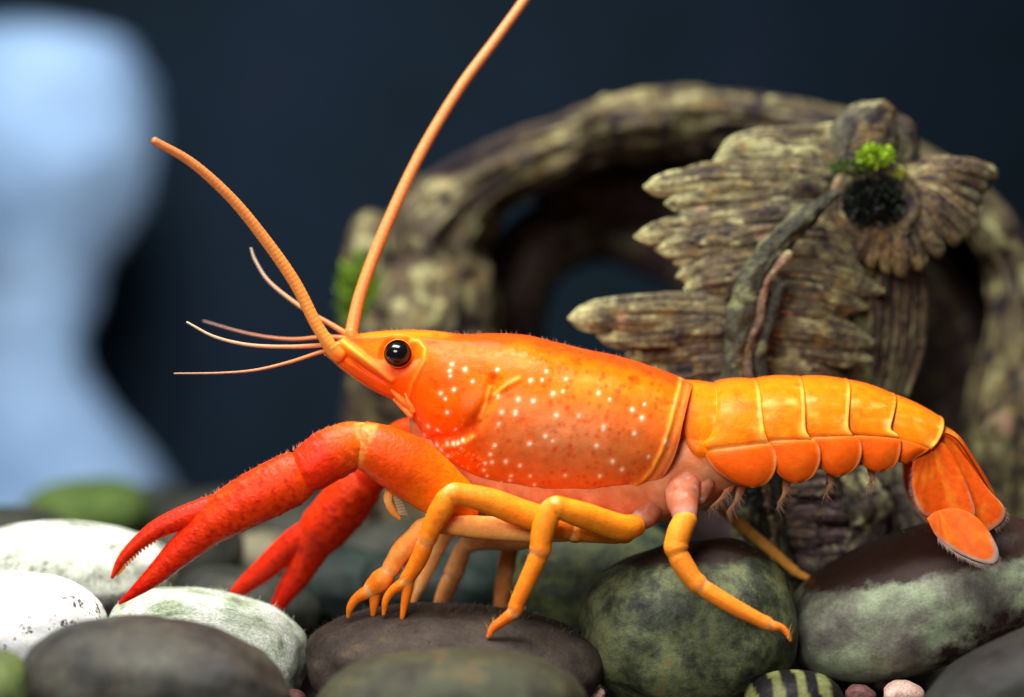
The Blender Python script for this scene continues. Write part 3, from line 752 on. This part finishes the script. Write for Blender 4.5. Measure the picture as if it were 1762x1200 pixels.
LEGS = [
 ('A', leg_col((250, 190, 110), (238, 124, 28), nseg=4), [
   [(1060,915,-40,22),(985,912,-60,21)], [(985,912,-60,21),(912,914,-84,20),(830,908,-96,20),(742,904,-108,16)],
   [(738,903,-108,16),(714,926,-106,18.5),(690,952,-102,19),(672,980,-100,15)], [(672,980,-100,15),(655,1000,-98,20),(640,1018,-98,17)],
   [(632,1014,-98,10),(614,1030,-98,9),(603,1046,-97,7),(599,1062,-96,3)], [(646,1018,-98,10.5),(644,1038,-98,8.5),(642,1058,-97,4.5)]]),
 ('B', leg_col((250, 148, 34), (240, 122, 24), nseg=4), [
   [(1075,912,-60,24),(985,908,-105,23)], [(985,908,-105,23),(905,886,-128,24),(840,862,-138,22),(782,852,-142,18)],
   [(778,850,-142,18),(760,876,-140,20),(745,904,-136,18),(734,930,-132,15)], [(734,930,-132,15),(720,964,-126,15),(700,1000,-122,13)],
   [(694,1000,-122,8.5),(676,1016,-121,8),(664,1034,-120,6.5),(660,1058,-119,3)], [(704,998,-122,9.5),(698,1030,-121,8),(692,1064,-120,4)]]),
 ('C', leg_col((250, 150, 30), (230, 108, 26), nseg=4), [
   [(1092,905,-95,20),(1066,908,-125,23),(1000,886,-160,22),(955,874,-176,18)],
   [(950,874,-176,18),(940,896,-178,20.5),(932,926,-180,19),(928,952,-180,17)], [(928,952,-180,16),(912,990,-180,15),(892,1034,-180,13.5),(884,1054,-180,12)],
   [(885,1052,-180,11),(866,1068,-180,9),(850,1080,-180,7.5),(840,1096,-181,3.5)]]),
 ('D', leg_col((250, 150, 40), (240, 128, 42), nseg=4), [
   [(1180,893,-140,20),(1168,920,-148,21),(1165,950,-152,19)],
   [(1164,946,-152,19),(1182,982,-156,18),(1206,1010,-160,15)], [(1204,1006,-160,15.5),(1262,1044,-166,14),(1324,1076,-170,12.5)],
   [(1322,1073,-170,8),(1344,1080,-171,6),(1354,1090,-172,5),(1360,1102,-172,2.5)]]),
 ('E', leg_col((244, 180, 110), (226, 150, 84), nseg=4), [
   [(960,900,60,20),(900,928,84,19),(846,930,92,18),(806,938,98,16)], [(802,936,98,16),(790,962,100,17),(780,990,102,17)],
   [(780,988,102,16.5),(766,1020,104,16),(752,1058,106,12)], [(752,1056,106,10),(744,1080,106,7),(738,1100,106,3)]]),
 ('F', leg_col((226, 150, 80), (206, 130, 70), nseg=4), [
   [(980,890,60,20),(920,915,110,18),(888,920,130,16)], [(884,918,132,16),(876,950,134,16.5),(870,985,136,16)],
   [(870,982,136,15.5),(864,1020,138,15),(858,1060,140,11)], [(858,1058,140,9),(852,1080,140,6),(848,1098,140,3)]]),
 ('G', leg_col((244, 180, 84), (236, 160, 70), nseg=4), [
   [(1190,860,60,22),(1225,866,96,15),(1240,872,110,11)], [(1238,870,110,11),(1262,892,118,12),(1284,912,124,11)],
   [(1284,910,124,11),(1330,950,140,10),(1370,985,150,9)], [(1370,984,150,7),(1392,996,152,5),(1402,1012,152,2.5)]]),
 ('H', leg_col((240, 176, 100), (226, 150, 84), nseg=4), [
   [(940,890,60,20),(860,900,100,18),(800,890,116,16)], [(798,888,116,16),(770,915,118,16),(752,945,118,14)],
   [(752,944,118,14),(738,975,118,13),(722,1010,118,11)], [(722,1010,118,8),(712,1034,118,6),(706,1056,118,3)]])]
for i, (nm, cf, segs) in enumerate(LEGS):
    m = MB(); limb(m, segs, cf, 24, 0.10, i * 7)
    lo = build('walking_leg', m, M['leg'], cray)
    if nm in 'CD':   # pale soft joint skin
        if nm == 'D': continue
        j = MB(); q = {'C': (894, 1052, -177, 7), 'D': (1330, 1072, -172, 4)}[nm]
        j.tube([(*P(q[0] - 6, q[1] + 8, q[2]), q[3] * .9), (*P(q[0] + 5, q[1] - 8, q[2]), q[3])], lin((226, 220, 216)), 16, 12)
        build('joint', j, M['film'], lo)
# pinkish bases of the hind legs
for pts in ([(1182,820,-72,26),(1174,850,-104,29),(1178,880,-130,23),(1181,896,-136,18)], [(1190,815,70,30),(1200,840,84,28),(1190,862,80,20)],
            [(1120,850,-50,30),(1112,884,-72,22),(1096,900,-82,16)], [(1215,812,-70,20),(1212,836,-82,16),(1205,860,-86,9)]):
    m = MB(); m.tube([(*P(*q[:3]), q[3]) for q in pts], PINK, 36, 40, disp=lambda s, t, V: .12 * fbm(V, 18, 8),
        colfn=lambda s, t, V: mixc(mixc(np.broadcast_to(lin((216, 140, 104)), V.shape).copy(), lin((236, 212, 200)), 0.8 * sstep(.80, .98, s) + .5 * sstep(.3, .8, fbm(V, 14, 12))), lin((216, 92, 30)), 0.6 * sstep(.0, .6, fbm(V * (1, 1, .4), 16, 3))))
    build('leg_base', m, M['film'], cray)

# claws
CR, CO = (226, 48, 16), (246, 96, 16)
def claw_col(c1, c2, seed):
    def f(s, t, V):
        C = mixc(np.broadcast_to(lin(c1), V.shape).copy(), lin(c2), s + 0.3 * fbm(V, 40, seed))
        return mixc(C, lin((190, 26, 10)), 0.8 * sstep(.15, .6, vnoise(V, 6.5, seed + 3)))
    return f
def bumps(amp, feat, seed, base=0.02):
    return lambda s, t, V: base * fbm(V, 30, seed) + amp * np.clip(vnoise(V, feat, seed + 1) - .25, 0, 1)
def make_claw(arm, carpus, palm, fixed, dactyl, seed):
    """arm of the claw is the part; wrist, palm and movable finger are pieces of it"""
    m = MB()
    m.tube([(*P(*q[:3]), q[3]) for q in arm], (1, 1, 1), 40, 60, 0.9, disp=bumps(.03, 12, seed),
           colfn=lambda s, t, V: mixc(mixc(np.broadcast_to(lin((252, 146, 10)), V.shape).copy(), lin((246, 76, 8)), 1.5 * s + 0.2 * fbm(V, 50, seed)), lin((255, 196, 90)), 0.7 * sstep(.94, 1.0, s) * sstep(-.3, .4, fbm(V, 24, 5))))
    ao = build('claw', m, M['claw'], cray)
    m = MB()
    m.tube([(*P(*q[:3]), q[3]) for q in carpus], (1, 1, 1), 40, 50, 0.92, disp=bumps(.08, 9, seed + 3),
           colfn=lambda s, t, V: mixc(mixc(np.broadcast_to(lin((248, 104, 16)), V.shape).copy(), lin((234, 46, 10)), 1.6 * s + .1), lin((255, 206, 120)), 0.8 * sstep(.1, .0, s) * sstep(-.2, .4, fbm(V, 22, 7))))
    build('wrist', m, M['claw'], ao)
    m = MB()
    m.tube([(*P(*q[:3]), q[3]) for q in palm + fixed], (1, 1, 1), 44, 130, 0.82, disp=bumps(.075, 8, seed + 5), colfn=claw_col((238, 66, 10), (214, 26, 8), seed))
    po = build('palm', m, M['claw'], ao)
    m = MB()
    m.tube([(*P(*q[:3]), q[3]) for q in dactyl], (1, 1, 1), 32, 90, 0.85, disp=bumps(.07, 8, seed + 8), colfn=claw_col((228, 44, 10), (220, 46, 12), seed + 2))
    build('finger', m, M['claw'], ao)
    # small teeth on the cutting edge and short bristles
    return ao
near = make_claw([(800,868,-70,34),(760,846,-88,46),(710,808,-104,51),(660,780,-112,47),(628,766,-114,40)],
          [(622,764,-114,37),(600,768,-116,41),(566,784,-120,43),(534,806,-124,40),(518,818,-126,34)],
          [(526,812,-126,35),(506,822,-127,43),(460,846,-130,44),(410,872,-133,41),(372,896,-136,36)],
          [(340,922,-138,29),(300,958,-140,23),(262,994,-142,16),(230,1020,-143,9),(206,1038,-144,3)],
          [(380,868,-134,19),(352,878,-136,20),(312,892,-140,19),(272,910,-144,16),(236,936,-148,12),(208,966,-150,8),(193,994,-152,3)], 11)
near['label'] = 'near red claw with open fingers'
far = make_claw([(790,800,60,30),(745,762,96,34),(706,750,120,32),(680,758,136,28)],
          [(684,756,136,28),(664,776,144,36),(642,806,150,40),(628,826,152,36)],
          [(634,816,152,34),(616,838,154,44),(586,876,158,46),(556,912,160,44),(540,936,162,36)],
          [(530,958,163,29),(512,990,165,24),(490,1022,167,18),(474,1050,168,12),(462,1078,168,4)],
          [(552,910,160,24),(524,922,162,26),(490,948,165,25),(452,982,168,21),(418,1010,170,15),(396,1030,171,8),(384,1044,172,3)], 31)
far['label'] = 'far red claw reaching down behind the pale pebble'

# teeth along the near movable finger
tm = MB()
for k, s_ in enumerate(np.linspace(.2, .95, 22)):
    q = resample([(352,898),(312,910),(274,926),(240,950),(214,976),(198,994)] if True else 0, 60, True)[int(s_ * 59)] if False else None
    pts = np.array([(352,896),(312,910),(274,926),(240,950),(214,976),(197,994)], float)
    a = np.interp(s_, np.linspace(0, 1, 6), pts[:, 0]); b = np.interp(s_, np.linspace(0, 1, 6), pts[:, 1])
    tm.tube([(*P(a, b - 3, -140 - 10 * s_), 2.6), (*P(a + 1, b + 1, -140 - 10 * s_), 2.0)], lin((250, 150, 70)), 8, 6)
to = build('teeth', tm, M['claw'], near); to['kind'] = 'stuff'

# mouth leg with comb, swimmerets
m = MB(); limb(m, [[(690,822,-84,9),(674,838,-92,8),(668,862,-96,7.5)], [(668,860,-96,7.5),(676,880,-98,6.5),(688,893,-98,3)]], leg_col((244, 160, 70), (240, 150, 60), nseg=2), 16)
for k in range(16):
    a = P(674 + k * 0.8, 846 + k * 2.6, -97); m.tube([(*a, .8), (*(a + np.array([12 + k * .2, 0, -1.5])), .4)], lin((236, 190, 140)), 5, 4)
build('mouth_leg', m, M['leg'], cray)
m = MB(); limb(m, [[(704,700,-44,7),(690,688,-46,6),(674,672,-46,3)], [(712,708,-52,6),(704,692,-53,5),(698,678,-53,2.5)], [(708,716,-48,6),(694,702,-43,5),(678,688,-38,2.5)]], leg_col((240, 110, 30), (240, 140, 60), nseg=3), 16)
build('mouth_leg', m, M['leg'], cray)
for x0, y0, x1, y1, yy in [(1262,822,1216,868,-62),(1278,826,1246,876,-50),(1300,815,1268,850,40),(1352,815,1330,862,-60),(1366,815,1350,850,50),(1424,805,1412,842,-58),(1440,800,1432,836,46),(1492,798,1486,828,-52),(1224,800,1210,852,-44)]:
    m = MB()
    m.tube([(*Q(x0, y0 - 20, yy * .8), 13), (*Q((x0*2+x1)/3, (y0*2+y1)/3, yy), 7), (*Q((x0+x1*2)/3 + 3, (y0+y1*2)/3, yy * 1.1), 4), (*Q(x1, y1, yy * 1.1), 1.6)], lin((236, 158, 104)), 14, 24, 0.45)
    for k in range(34):
        t = 0.3 + 0.75 * k / 33; a = Q(x0 + (x1 - x0) * t, y0 + (y1 - y0) * t, yy * 1.1)
        m.tube([(*a, .7), (*(a + np.array([RNG.uniform(-10, 12), RNG.uniform(-5, 5), -RNG.uniform(8, 26)])), .2)], lin((224, 176, 140)), 4, 4)
    build('swimmeret', m, M['film'], cray)

# bristles
def bristles(pts, n, length, seed, color, drop=0.008, spread=14, name='bristles'):
    rng = np.random.default_rng(seed); m = MB(); vv, ff = [], []
    pts = resample([(*p,) for p in pts], 300, True)
    for k in range(n):
        p = pts[rng.integers(0, 300)] + rng.normal(0, 1, 3) * (2, spread, 0)
        p = p - np.array([0, 0, drop * p[1] ** 2])
        dv = np.array([rng.normal(-.1, .5), rng.normal(0, .4), 1.0]); dv /= np.linalg.norm(dv); ln = length * rng.uniform(.4, 1.4)
        vv += [p - (.45, 0, 2), p + (.45, 0, -2), p + dv * ln]; ff.append((3*k, 3*k+1, 3*k+2))
    m.add(vv, ff, color); o = build(name, m, M['fuzz'], cray, smooth=False); o['kind'] = 'stuff'
bristles([Q(x, float(top_f(x))) for x in (620, 700, 780, 850, 920, 1000, 1080, 1150)], 110, 7, 3, lin((170, 140, 124)))
bristles([P(x, y, -130) for x, y in ((600,730),(550,745),(490,782),(440,806),(380,842),(330,870),(280,892))], 130, 7, 4, lin((230, 150, 110)), 0, 5)

for k_, (nm, cf, segs) in enumerate(LEGS[:4]):
    pl = [P(a, b, d_ - 2) for sg in segs[1:4] for a, b, d_, r_ in sg]
    bristles(pl, 60, 24, 60 + k_, lin((226, 170, 110)), 0, 4)
# ----------------------------------------------------------------------------
# striped snail half hidden between the pebbles
# ----------------------------------------------------------------------------
th = np.linspace(0.02, math.pi, 50)[:, None]; ph = np.linspace(0, 2*math.pi, 160, endpoint=False)[None]
dd = np.stack([np.cos(th) + 0*ph, np.sin(th)*np.cos(ph), np.sin(th)*np.sin(ph)], -1)
whorl = 1 + 0.05 * np.sin(3 * th) + 0 * ph
V = dd * whorl[..., None] * (82, 70, 62)
stripe = np.sin((dd[..., 0] * 13 + 0.8 * np.sin(ph * 1.0) + 0.9 * fbm(V, 40, 2)))
C = mixc(np.broadcast_to(lin((26, 24, 26)), V.shape).copy(), lin((112, 116, 70)), sstep(0.05, 0.35, stripe))
sm_ = MB(); sm_.grid(V + P(1366, 1214, -110), C, True)
sn = thing('snail', 'black and yellow green striped snail shell between the two large pebbles', 'snail', P(1366, 1262, -120))
build('shell', sm_, M['snail'], sn)
ap = MB(); ap.tube([(*P(1330,1258,-120), 30), (*P(1370,1264,-124), 34), (*P(1410,1258,-120), 26)], lin((50, 46, 44)), 24, 20, 1.2)
build('foot', ap, M['snail'], sn)

# ----------------------------------------------------------------------------
# hollow tree stump ornament
# ----------------------------------------------------------------------------
stump = thing('stump_ornament', 'hollow twisted tree stump ornament with bark ridges behind the crayfish', 'ornament', P(1150, 1100, 700))
OCH, BRN, PUR, TIP, GRY = lin((104, 96, 64)), lin((74, 64, 50)), lin((34, 27, 32)), lin((172, 170, 120)), lin((80, 78, 62))
def bark_disp(amp, seed, k=3.0, ln=1.0, lump=0.0):
    k = k * 1.25
    def f(s, t, V):
        q = np.stack([np.cos(t) * k, np.sin(t) * k, s * 2.2 * ln], -1)
        g = vnoise(q, 1.0, seed); g2 = vnoise(q * (2.3, 2.3, 1.4), 1.0, seed + 1)
        return amp * (0.6 * g + 0.4 * g2 - 0.9 * np.clip(0.25 - np.abs(g), 0, 1)) + 0.07 * fbm(V, 40, seed, 3) + lump * fbm(V, 190, seed + 31, 3)
    return f
def bark_col(seed, tip=0.0, k=3.0, ln=1.0, base=OCH, dark=PUR, tipend=True):
    k = k * 1.25
    def f(s, t, V):
        q = np.stack([np.cos(t) * k, np.sin(t) * k, s * 2.2 * ln], -1)
        g = vnoise(q, 1.0, seed); n = fbm(V, 34, seed + 4); n2 = fbm(V, 120, seed + 6)
        C = mixc(np.broadcast_to(base, V.shape).copy(), BRN, 0.5 + 0.9 * n2)
        C = mixc(C, dark, 1.0 * sstep(.22, .03, np.abs(g)) + 0.7 * sstep(.2, .8, -n))
        C = mixc(C, TIP, 0.7 * sstep(0.05, .55, n) * sstep(.1, .4, np.abs(g)) + (tip * sstep(.75, 1.0, s) if tipend else 0))
        C = mixc(C, lin((128, 104, 48)), 0.4 * sstep(.25, .6, fbm(V, 28, seed + 12)))
        C = mixc(C, dark, .75 * sstep(.3, .6, vnoise(V, 11, seed + 15)) * sstep(-.2, .3, fbm(V, 60, seed + 16)))
        return mixc(C, lin((176, 138, 112)), 0.5 * sstep(.45, .8, fbm(V, 50, seed + 9)))
    return f
def fd(d_): return d_ - 90 if d_ < 480 else d_
def bark(name, path, seed, flat=0.7, amp=0.16, k=3.0, ln=1.0, tip=0.0, n=40, ns=70, parent=stump, up=(0, 1, 0), lump=0.0, **kw):
    m = MB(); m.tube([(*P(a, b, fd(d_)), r) for a, b, d_, r in path], (1, 1, 1), n, ns, flat, up=up,
                     disp=bark_disp(amp, seed, k, ln, lump), colfn=bark_col(seed, tip, k, ln, **kw))
    return build(name, m, M['bark'], parent)

# the barrel: arch and pillars of the hollow log, further back
bark('arch', [(740,1080,1080,150),(738,900,1080,156),(736,720,1080,150),(734,600,1075,150),(742,490,1070,142),(758,410,1060,124),(800,355,1040,94),(850,315,1020,70),(930,272,1000,62),(1000,244,985,58),(1050,232,975,54)], 200, 1.9, .2, 2.4, 4, n=96, ns=200, lump=.3)
bark('arch', [(1035,226,940,60),(1080,216,930,74),(1150,214,920,70),(1250,216,900,66),(1350,228,880,66),(1440,250,860,70),(1540,300,840,70)], 210, 2.0, .2, 2.4, 3, n=96, ns=160, lump=.3)
bark('arch', [(1530,290,820,60),(1620,330,800,56),(1700,390,780,52),(1742,470,770,50),(1746,560,765,56),(1738,660,760,62),(1730,760,750,78),(1724,880,740,96),(1720,1050,740,120)], 220, 1.9, .2, 2.4, 4, n=96, ns=180, lump=.3)
bark('pillar_root', [(640,390,1020,44),(636,440,1000,60),(640,560,990,66),(660,720,985,80),(670,900,980,90)], 230, .8, .12, 2.4, 2.4)
bark('pillar_root', [(800,470,960,34),(806,540,950,44),(810,640,945,52),(800,760,940,60),(800,900,940,60)], 232, .8, .14, 2.4, 2.4)
# rear half of the barrel seen through the openings
PD = lin((96, 76, 84))
bark('inner_wall', [(840,1050,1500,110),(850,760,1500,110),(866,560,1500,100),(910,440,1520,96),(1010,400,1680,84),(1110,410,1670,90),(1210,470,1660,96),(1250,600,1660,100),(1250,900,1660,110)], 240, 2.2, .10, 2.4, 3, base=PD, dark=PD * .7, n=56, ns=120)
bark('inner_wall', [(960,330,1500,80),(1100,330,1500,90),(1250,330,1500,90),(1400,380,1480,100),(1560,470,1460,100),(1640,600,1450,90),(1650,800,1450,100),(1650,1000,1450,110)], 244, 2.2, .10, 2.4, 3, base=PD, dark=PD * .7, n=56, ns=120)
bark('inner_wall', [(900,700,1560,90),(1050,690,1560,110),(1200,680,1560,110),(1400,690,1500,120),(1580,720,1480,120)], 246, 1.0, .10, 2.4, 3, base=PD, dark=PD * .7, n=56, ns=90)

bp = resample([(600,1100,92),(604,800,92),(640,480,92),(700,380,92),(790,300,92),(950,230,92),(1130,186,92),(1320,190,92),(1470,226,92),(1620,310,92),(1720,420,92),(1760,560,92),(1770,800,92),(1770,1100,92)], 120)
yy = np.linspace(960, 1900, 24)
V = np.stack([np.stack([P(a, b, 1000) + np.array([0, y - 1000, 0]) for y in yy]) for a, b, _ in bp])
V = V + 22 * np.stack([fbm(V, 170, 61), 0 * V[..., 0], fbm(V, 170, 63)], -1)
mbb = MB(); mbb.grid(V, mixc(np.broadcast_to(BRN, V.shape).copy(), PUR, .5 + fbm(V, 120, 66)))
build('barrel', mbb, M['bark'], stump, solid=30)
# the front stem with its mass
bark('stem', [(1470,250,520,60),(1440,340,470,100),(1420,430,440,120),(1400,540,430,118),(1390,680,430,120),(1400,800,430,130),(1410,920,440,160),(1410,1060,460,190)], 250, .75, .12, 2.6, 3, n=72, ns=150)
# bark strips fanning out to the left, tips first listed last
FAN = [((1440,236,400),(1330,244,380),(1240,258,372),19), ((1440,258,390),(1320,270,368),(1226,282,362),19), ((1436,282,380),(1300,292,350),(1166,300,346),20),
       ((1420,304,370),(1280,312,336),(1110,322,330),24), ((1410,326,362),(1290,340,330),(1146,350,330),22), ((1396,350,352),(1300,366,322),(1190,374,324),20),
       ((1384,370,344),(1270,386,314),(1094,408,318),27), ((1366,392,336),(1270,412,306),(1130,430,314),24), ((1348,414,330),(1270,434,302),(1160,452,312),23),
       ((1332,436,322),(1260,456,296),(1164,478,310),20), ((1318,462,318),(1250,484,292),(1178,500,308),19), 
       ((1296,520,312),(1160,524,290),(1060,528,312),17), ((1286,546,310),(1130,542,286),(980,548,312),27), ((1280,572,308),(1150,570,284),(1030,578,310),24),
       ((1276,598,308),(1170,602,286),(1076,614,310),24), ((1276,626,308),(1190,634,288),(1110,648,308),24), ((1276,656,308),(1210,668,290),(1150,690,306),22)]
for i, (a, b, c, r) in enumerate(FAN):
    r *= 1.3 + .25 * math.sin(i * 2.1)
    bark('bark_strip', [(*a, r * .9), (a[0]*.5+b[0]*.5, a[1]*.5+b[1]*.5, a[2]*.5+b[2]*.5 - 8, r), (*b, r), (b[0]*.4+c[0]*.6, b[1]*.4+c[1]*.6 - 2, b[2]*.4+c[2]*.6, r * .82), (b[0]*.12+c[0]*.88, b[1]*.12+c[1]*.88, c[2] - 2, r * .52), (*c, r * .12)], 300 + i, .42, .34, 3.4, 1.5, .8, 56, 90)
# strips to the right of the vine, ending in a ragged edge
RST = [((1330,410,330),(1400,404,318),(1480,432,330),20), ((1322,438,326),(1400,440,312),(1500,470,330),22), ((1314,470,322),(1400,474,306),(1490,502,330),22),
       ((1312,504,318),(1390,508,302),(1470,528,326),22), ((1310,536,316),(1390,540,300),(1476,556,324),22), ((1308,566,314),(1390,574,298),(1478,590,322),22),
       ((1306,598,312),(1390,606,298),(1472,622,322),22), ((1304,630,312),(1380,640,298),(1462,654,322),22), ((1304,664,312),(1380,676,298),(1470,690,322),22),
       ((1308,700,314),(1390,712,300),(1480,724,326),24), ((1310,770,316),(1390,770,304),(1490,776,330),26), ((1310,812,316),(1390,812,302),(1480,820,330),26),
       ((1312,850,312),(1390,852,298),(1460,858,326),24), ((1314,888,308),(1400,892,294),(1476,896,322),24), ((1318,926,304),(1400,932,290),(1480,936,318),24), ((1326,962,300),(1410,970,286),(1490,976,314),24)]
for i, (a, b, c, r) in enumerate(RST):
    c = (c[0] + (26 * math.sin(i * 4.3) + 10 if i < 10 else 0), c[1] + 5 * math.sin(i * 3.1), c[2] + 8)
    low = i > 10; r *= 1.2 + .2 * math.sin(i * 2.7)
    bark('bark_strip', [(*a, r * .8), (*b, r), (b[0]*.4+c[0]*.6, b[1]*.4+c[1]*.6, b[2]*.4+c[2]*.6, r * .95), (*c, r * .22)], 340 + i, .42, .34, 3.2, 1.3, .3, 50, 70,
         base=lin((104, 84, 84)) if low else OCH)
# drooping fan below the knob, to the right
for i in range(13):
    a = i / 12; ang = math.radians(-8 + 118 * a)
    ex, ey = 1566 + 136 * math.cos(ang) * (1 - .12 * math.sin(a * 9)) - 46 * a, 312 + 118 * math.sin(ang) * (1 - .1 * math.cos(a * 13)) + 26 * a
    sx, sy = 1560 - 40 * a, 300 + 60 * a
    bark('bark_strip', [(sx, sy, 360, 20), (sx*.5+ex*.5 + 4, sy*.5+ey*.5 - 12, 318, 19), (ex, ey, 330, 15), (ex + 4, ey + 14, 345, 6)], 380 + i, .5, .34, 3.0, 1.4, .4, 44, 60, base=lin((136, 116, 80)))
# curtain of upright strips between the stem and the right hollow
for i in range(7):
    x = 1486 + i * 15
    bark('bark_strip', [(x + 6, 440, 380 + i * 10, 14), (x + 8, 520, 372 + i * 10, 15), (x + 4, 600, 374 + i * 10, 14), (x - 6 - i * 2, 676, 384 + i * 10, 9)], 410 + i, .7, .22, 2.2, 2, .2, 24, 50, base=lin((122, 102, 80)))
# knob and the rim of the knot hole
bark('knob', [(1470,330,400,44),(1474,280,380,58),(1490,235,372,62),(1510,206,376,48),(1518,196,380,30)], 430, .9, .12, 2.4, 1.6, n=48, base=GRY)
bark('knob', [(1560,330,390,26),(1556,280,384,34),(1545,235,382,38),(1530,210,384,26)], 432, .9, .14, 2.4, 1.6, base=GRY)
hole = [(1505 + 64 * math.cos(t), 352 + 58 * math.sin(t), 330 - 6 * math.cos(t), 24 + 5 * math.sin(3 * t)) for t in np.linspace(-1.6, 4.5, 14)]
bark('knot_rim', hole, 436, .8, .2, 2.4, 3, n=32, ns=90)
bark('base_lump', [(1460,800,330,30),(1490,850,318,46),(1500,910,318,48),(1470,960,322,40)], 440, .8, .3, 3, 2, base=GRY)
bark('base_lump', [(1540,830,420,60),(1548,920,410,70),(1550,1010,410,70)], 442, .8, .2, 3, 2, base=lin((110, 100, 92)))
# the vine climbing the stem
VP = [(1438,336,290,8),(1414,352,280,14),(1372,386,268,20),(1330,430,262,24),(1296,482,258,25),(1278,540,256,24),(1266,600,254,23),(1262,660,254,23),(1270,740,256,24),(1286,820,258,25),(1300,900,256,26),(1310,980,254,28)]
m = MB(); m.tube([(*P(a, b, fd(d_)), r) for a, b, d_, r in VP], (1, 1, 1), 36, 200, .8, disp=lambda s, t, V: bark_disp(.34, 450, 2.4, 10)(s, t, V) + .25 * fbm(V, 26, 71),
   colfn=lambda s, t, V: mixc(mixc(np.broadcast_to(lin((54, 54, 42)), V.shape).copy(), lin((104, 108, 76)), sstep(-.1, .6, fbm(V, 30, 3))), lin((160, 170, 140)), .8 * sstep(.5, .8, fbm(V, 22, 8))))
vo = build('vine', m, M['bark'], stump)
m = MB(); m.tube([(*P(a + 24 + 5 * math.sin(b * .05), b + 8, fd(d_) - 10), 9) for a, b, d_, r in VP[3:]], (1, 1, 1), 24, 160, .8, disp=lambda s, t, V: bark_disp(.4, 452, 2.4, 12)(s, t, V) + .45 * fbm(V, 16, 72), colfn=bark_col(453, 0, 2.4, 8, base=lin((146, 118, 96)), dark=BRN))
build('vine', m, M['bark'], stump)
m = MB(); m.tube([(*P(a + 46 + 4 * math.sin(b * .04), b + 12, fd(d_) - 2), 12) for a, b, d_, r in VP[4:]], (1, 1, 1), 24, 160, .8, disp=bark_disp(.3, 456, 2.4, 10), colfn=lambda s, t, V: mixc(np.broadcast_to(lin((44, 42, 34)), V.shape).copy(), lin((90, 92, 66)), sstep(0, .6, fbm(V, 30, 13))))
build('vine', m, M['bark'], stump)

# algae and moss
def tuft(center, rad, n, leaf, c1, c2, seed):
    rng = np.random.default_rng(seed); m = MB(); vv, ff, cc = [], [], []
    for k in range(n):
        dv = rng.normal(0, 1, 3); dv /= np.linalg.norm(dv); r = rng.uniform(.25, 1) ** .5
        p = center + dv * np.array(rad) * r
        a = rng.normal(0, 1, 3) + dv; a /= np.linalg.norm(a); b = np.cross(a, rng.normal(0, 1, 3)); b /= np.linalg.norm(b)
        L_, W_ = leaf * rng.uniform(.6, 1.4), leaf * .35 * rng.uniform(.6, 1.3)
        vv += [p, p + a * L_ * .5 + b * W_, p + a * L_, p + a * L_ * .5 - b * W_]; ff.append((4*k, 4*k+1, 4*k+2, 4*k+3))
        c = lin(c1) + (lin(c2) - lin(c1)) * rng.random(); cc += [c] * 4
    m.add(vv, ff, np.array(cc)); return m
tag(build('moss', tuft(P(1506, 268, 206), (34, 10, 18), 520, 9, (92, 140, 20), (176, 204, 40), 1), M['moss'], smooth=False), 'bright green moss tuft on the knob of the stump', 'moss')
tag(build('moss', tuft(P(1462, 288, 212), (36, 8, 12), 300, 8, (40, 66, 30), (86, 112, 40), 6), M['moss'], smooth=False), 'dark green moss smear spreading beside the bright moss on the stump', 'moss')
tag(build('moss', tuft(P(1548, 296, 215), (9, 7, 8), 70, 7, (140, 160, 40), (190, 200, 60), 5), M['moss'], smooth=False), 'tiny yellow green moss tuft beside the knot hole', 'moss')
tag(build('algae', tuft(P(1503, 350, 222), (56, 24, 46), 1700, 11, (8, 11, 9), (36, 42, 34), 2), M['moss'], smooth=False), 'blackish algae filling the knot hole of the stump', 'algae')
tag(build('moss', tuft(P(618, 500, 900), (34, 40, 70), 500, 26, (84, 120, 24), (120, 150, 40), 3), M['moss'], smooth=False), 'blurred green moss high on the stump pillar behind the antenna', 'moss')
tag(build('moss', tuft(P(664, 546, 890), (26, 30, 34), 260, 24, (120, 150, 24), (150, 172, 40), 4), M['moss'], smooth=False), 'blurred yellow green moss low on the stump pillar behind the head', 'moss')

# pale rounded shape, its identity guessed, far behind near the back wall --------------------------------
prof = curve([(40, 20), (60, 130), (110, 200), (200, 236), (300, 232), (390, 190), (480, 136), (570, 106), (660, 112), (740, 156), (820, 214), (900, 244), (1000, 260), (1200, 270)])
py = np.linspace(42, 1200, 140)[:, None]; ph = np.linspace(0, 2*math.pi, 96, endpoint=False)[None]
k = (D + 9000) / D
R = prof(py) * k
axis_x = (44 - 881) * k + 0 * py
V = np.stack([axis_x + R * np.cos(ph), 9000 + 0.8 * R * np.sin(ph), (600 - py) * k + GZ + 0 * ph], -1)
V = V + 110 * np.stack([fbm(V, 700, 3), fbm(V, 700, 5), 0 * V[..., 0]], -1)
pm = MB(); pm.grid(V, (.8, .8, .8), True)
top_c = V[0].mean(0); pm.add(np.vstack([V[0], top_c[None]]), [(i, (i + 1) % 96, 96) for i in range(96)], (.8, .8, .8))
tag(build('pale_shape', pm, M['pale']), 'blurred pale blue-white rounded shape against the dark back wall', 'ornament')
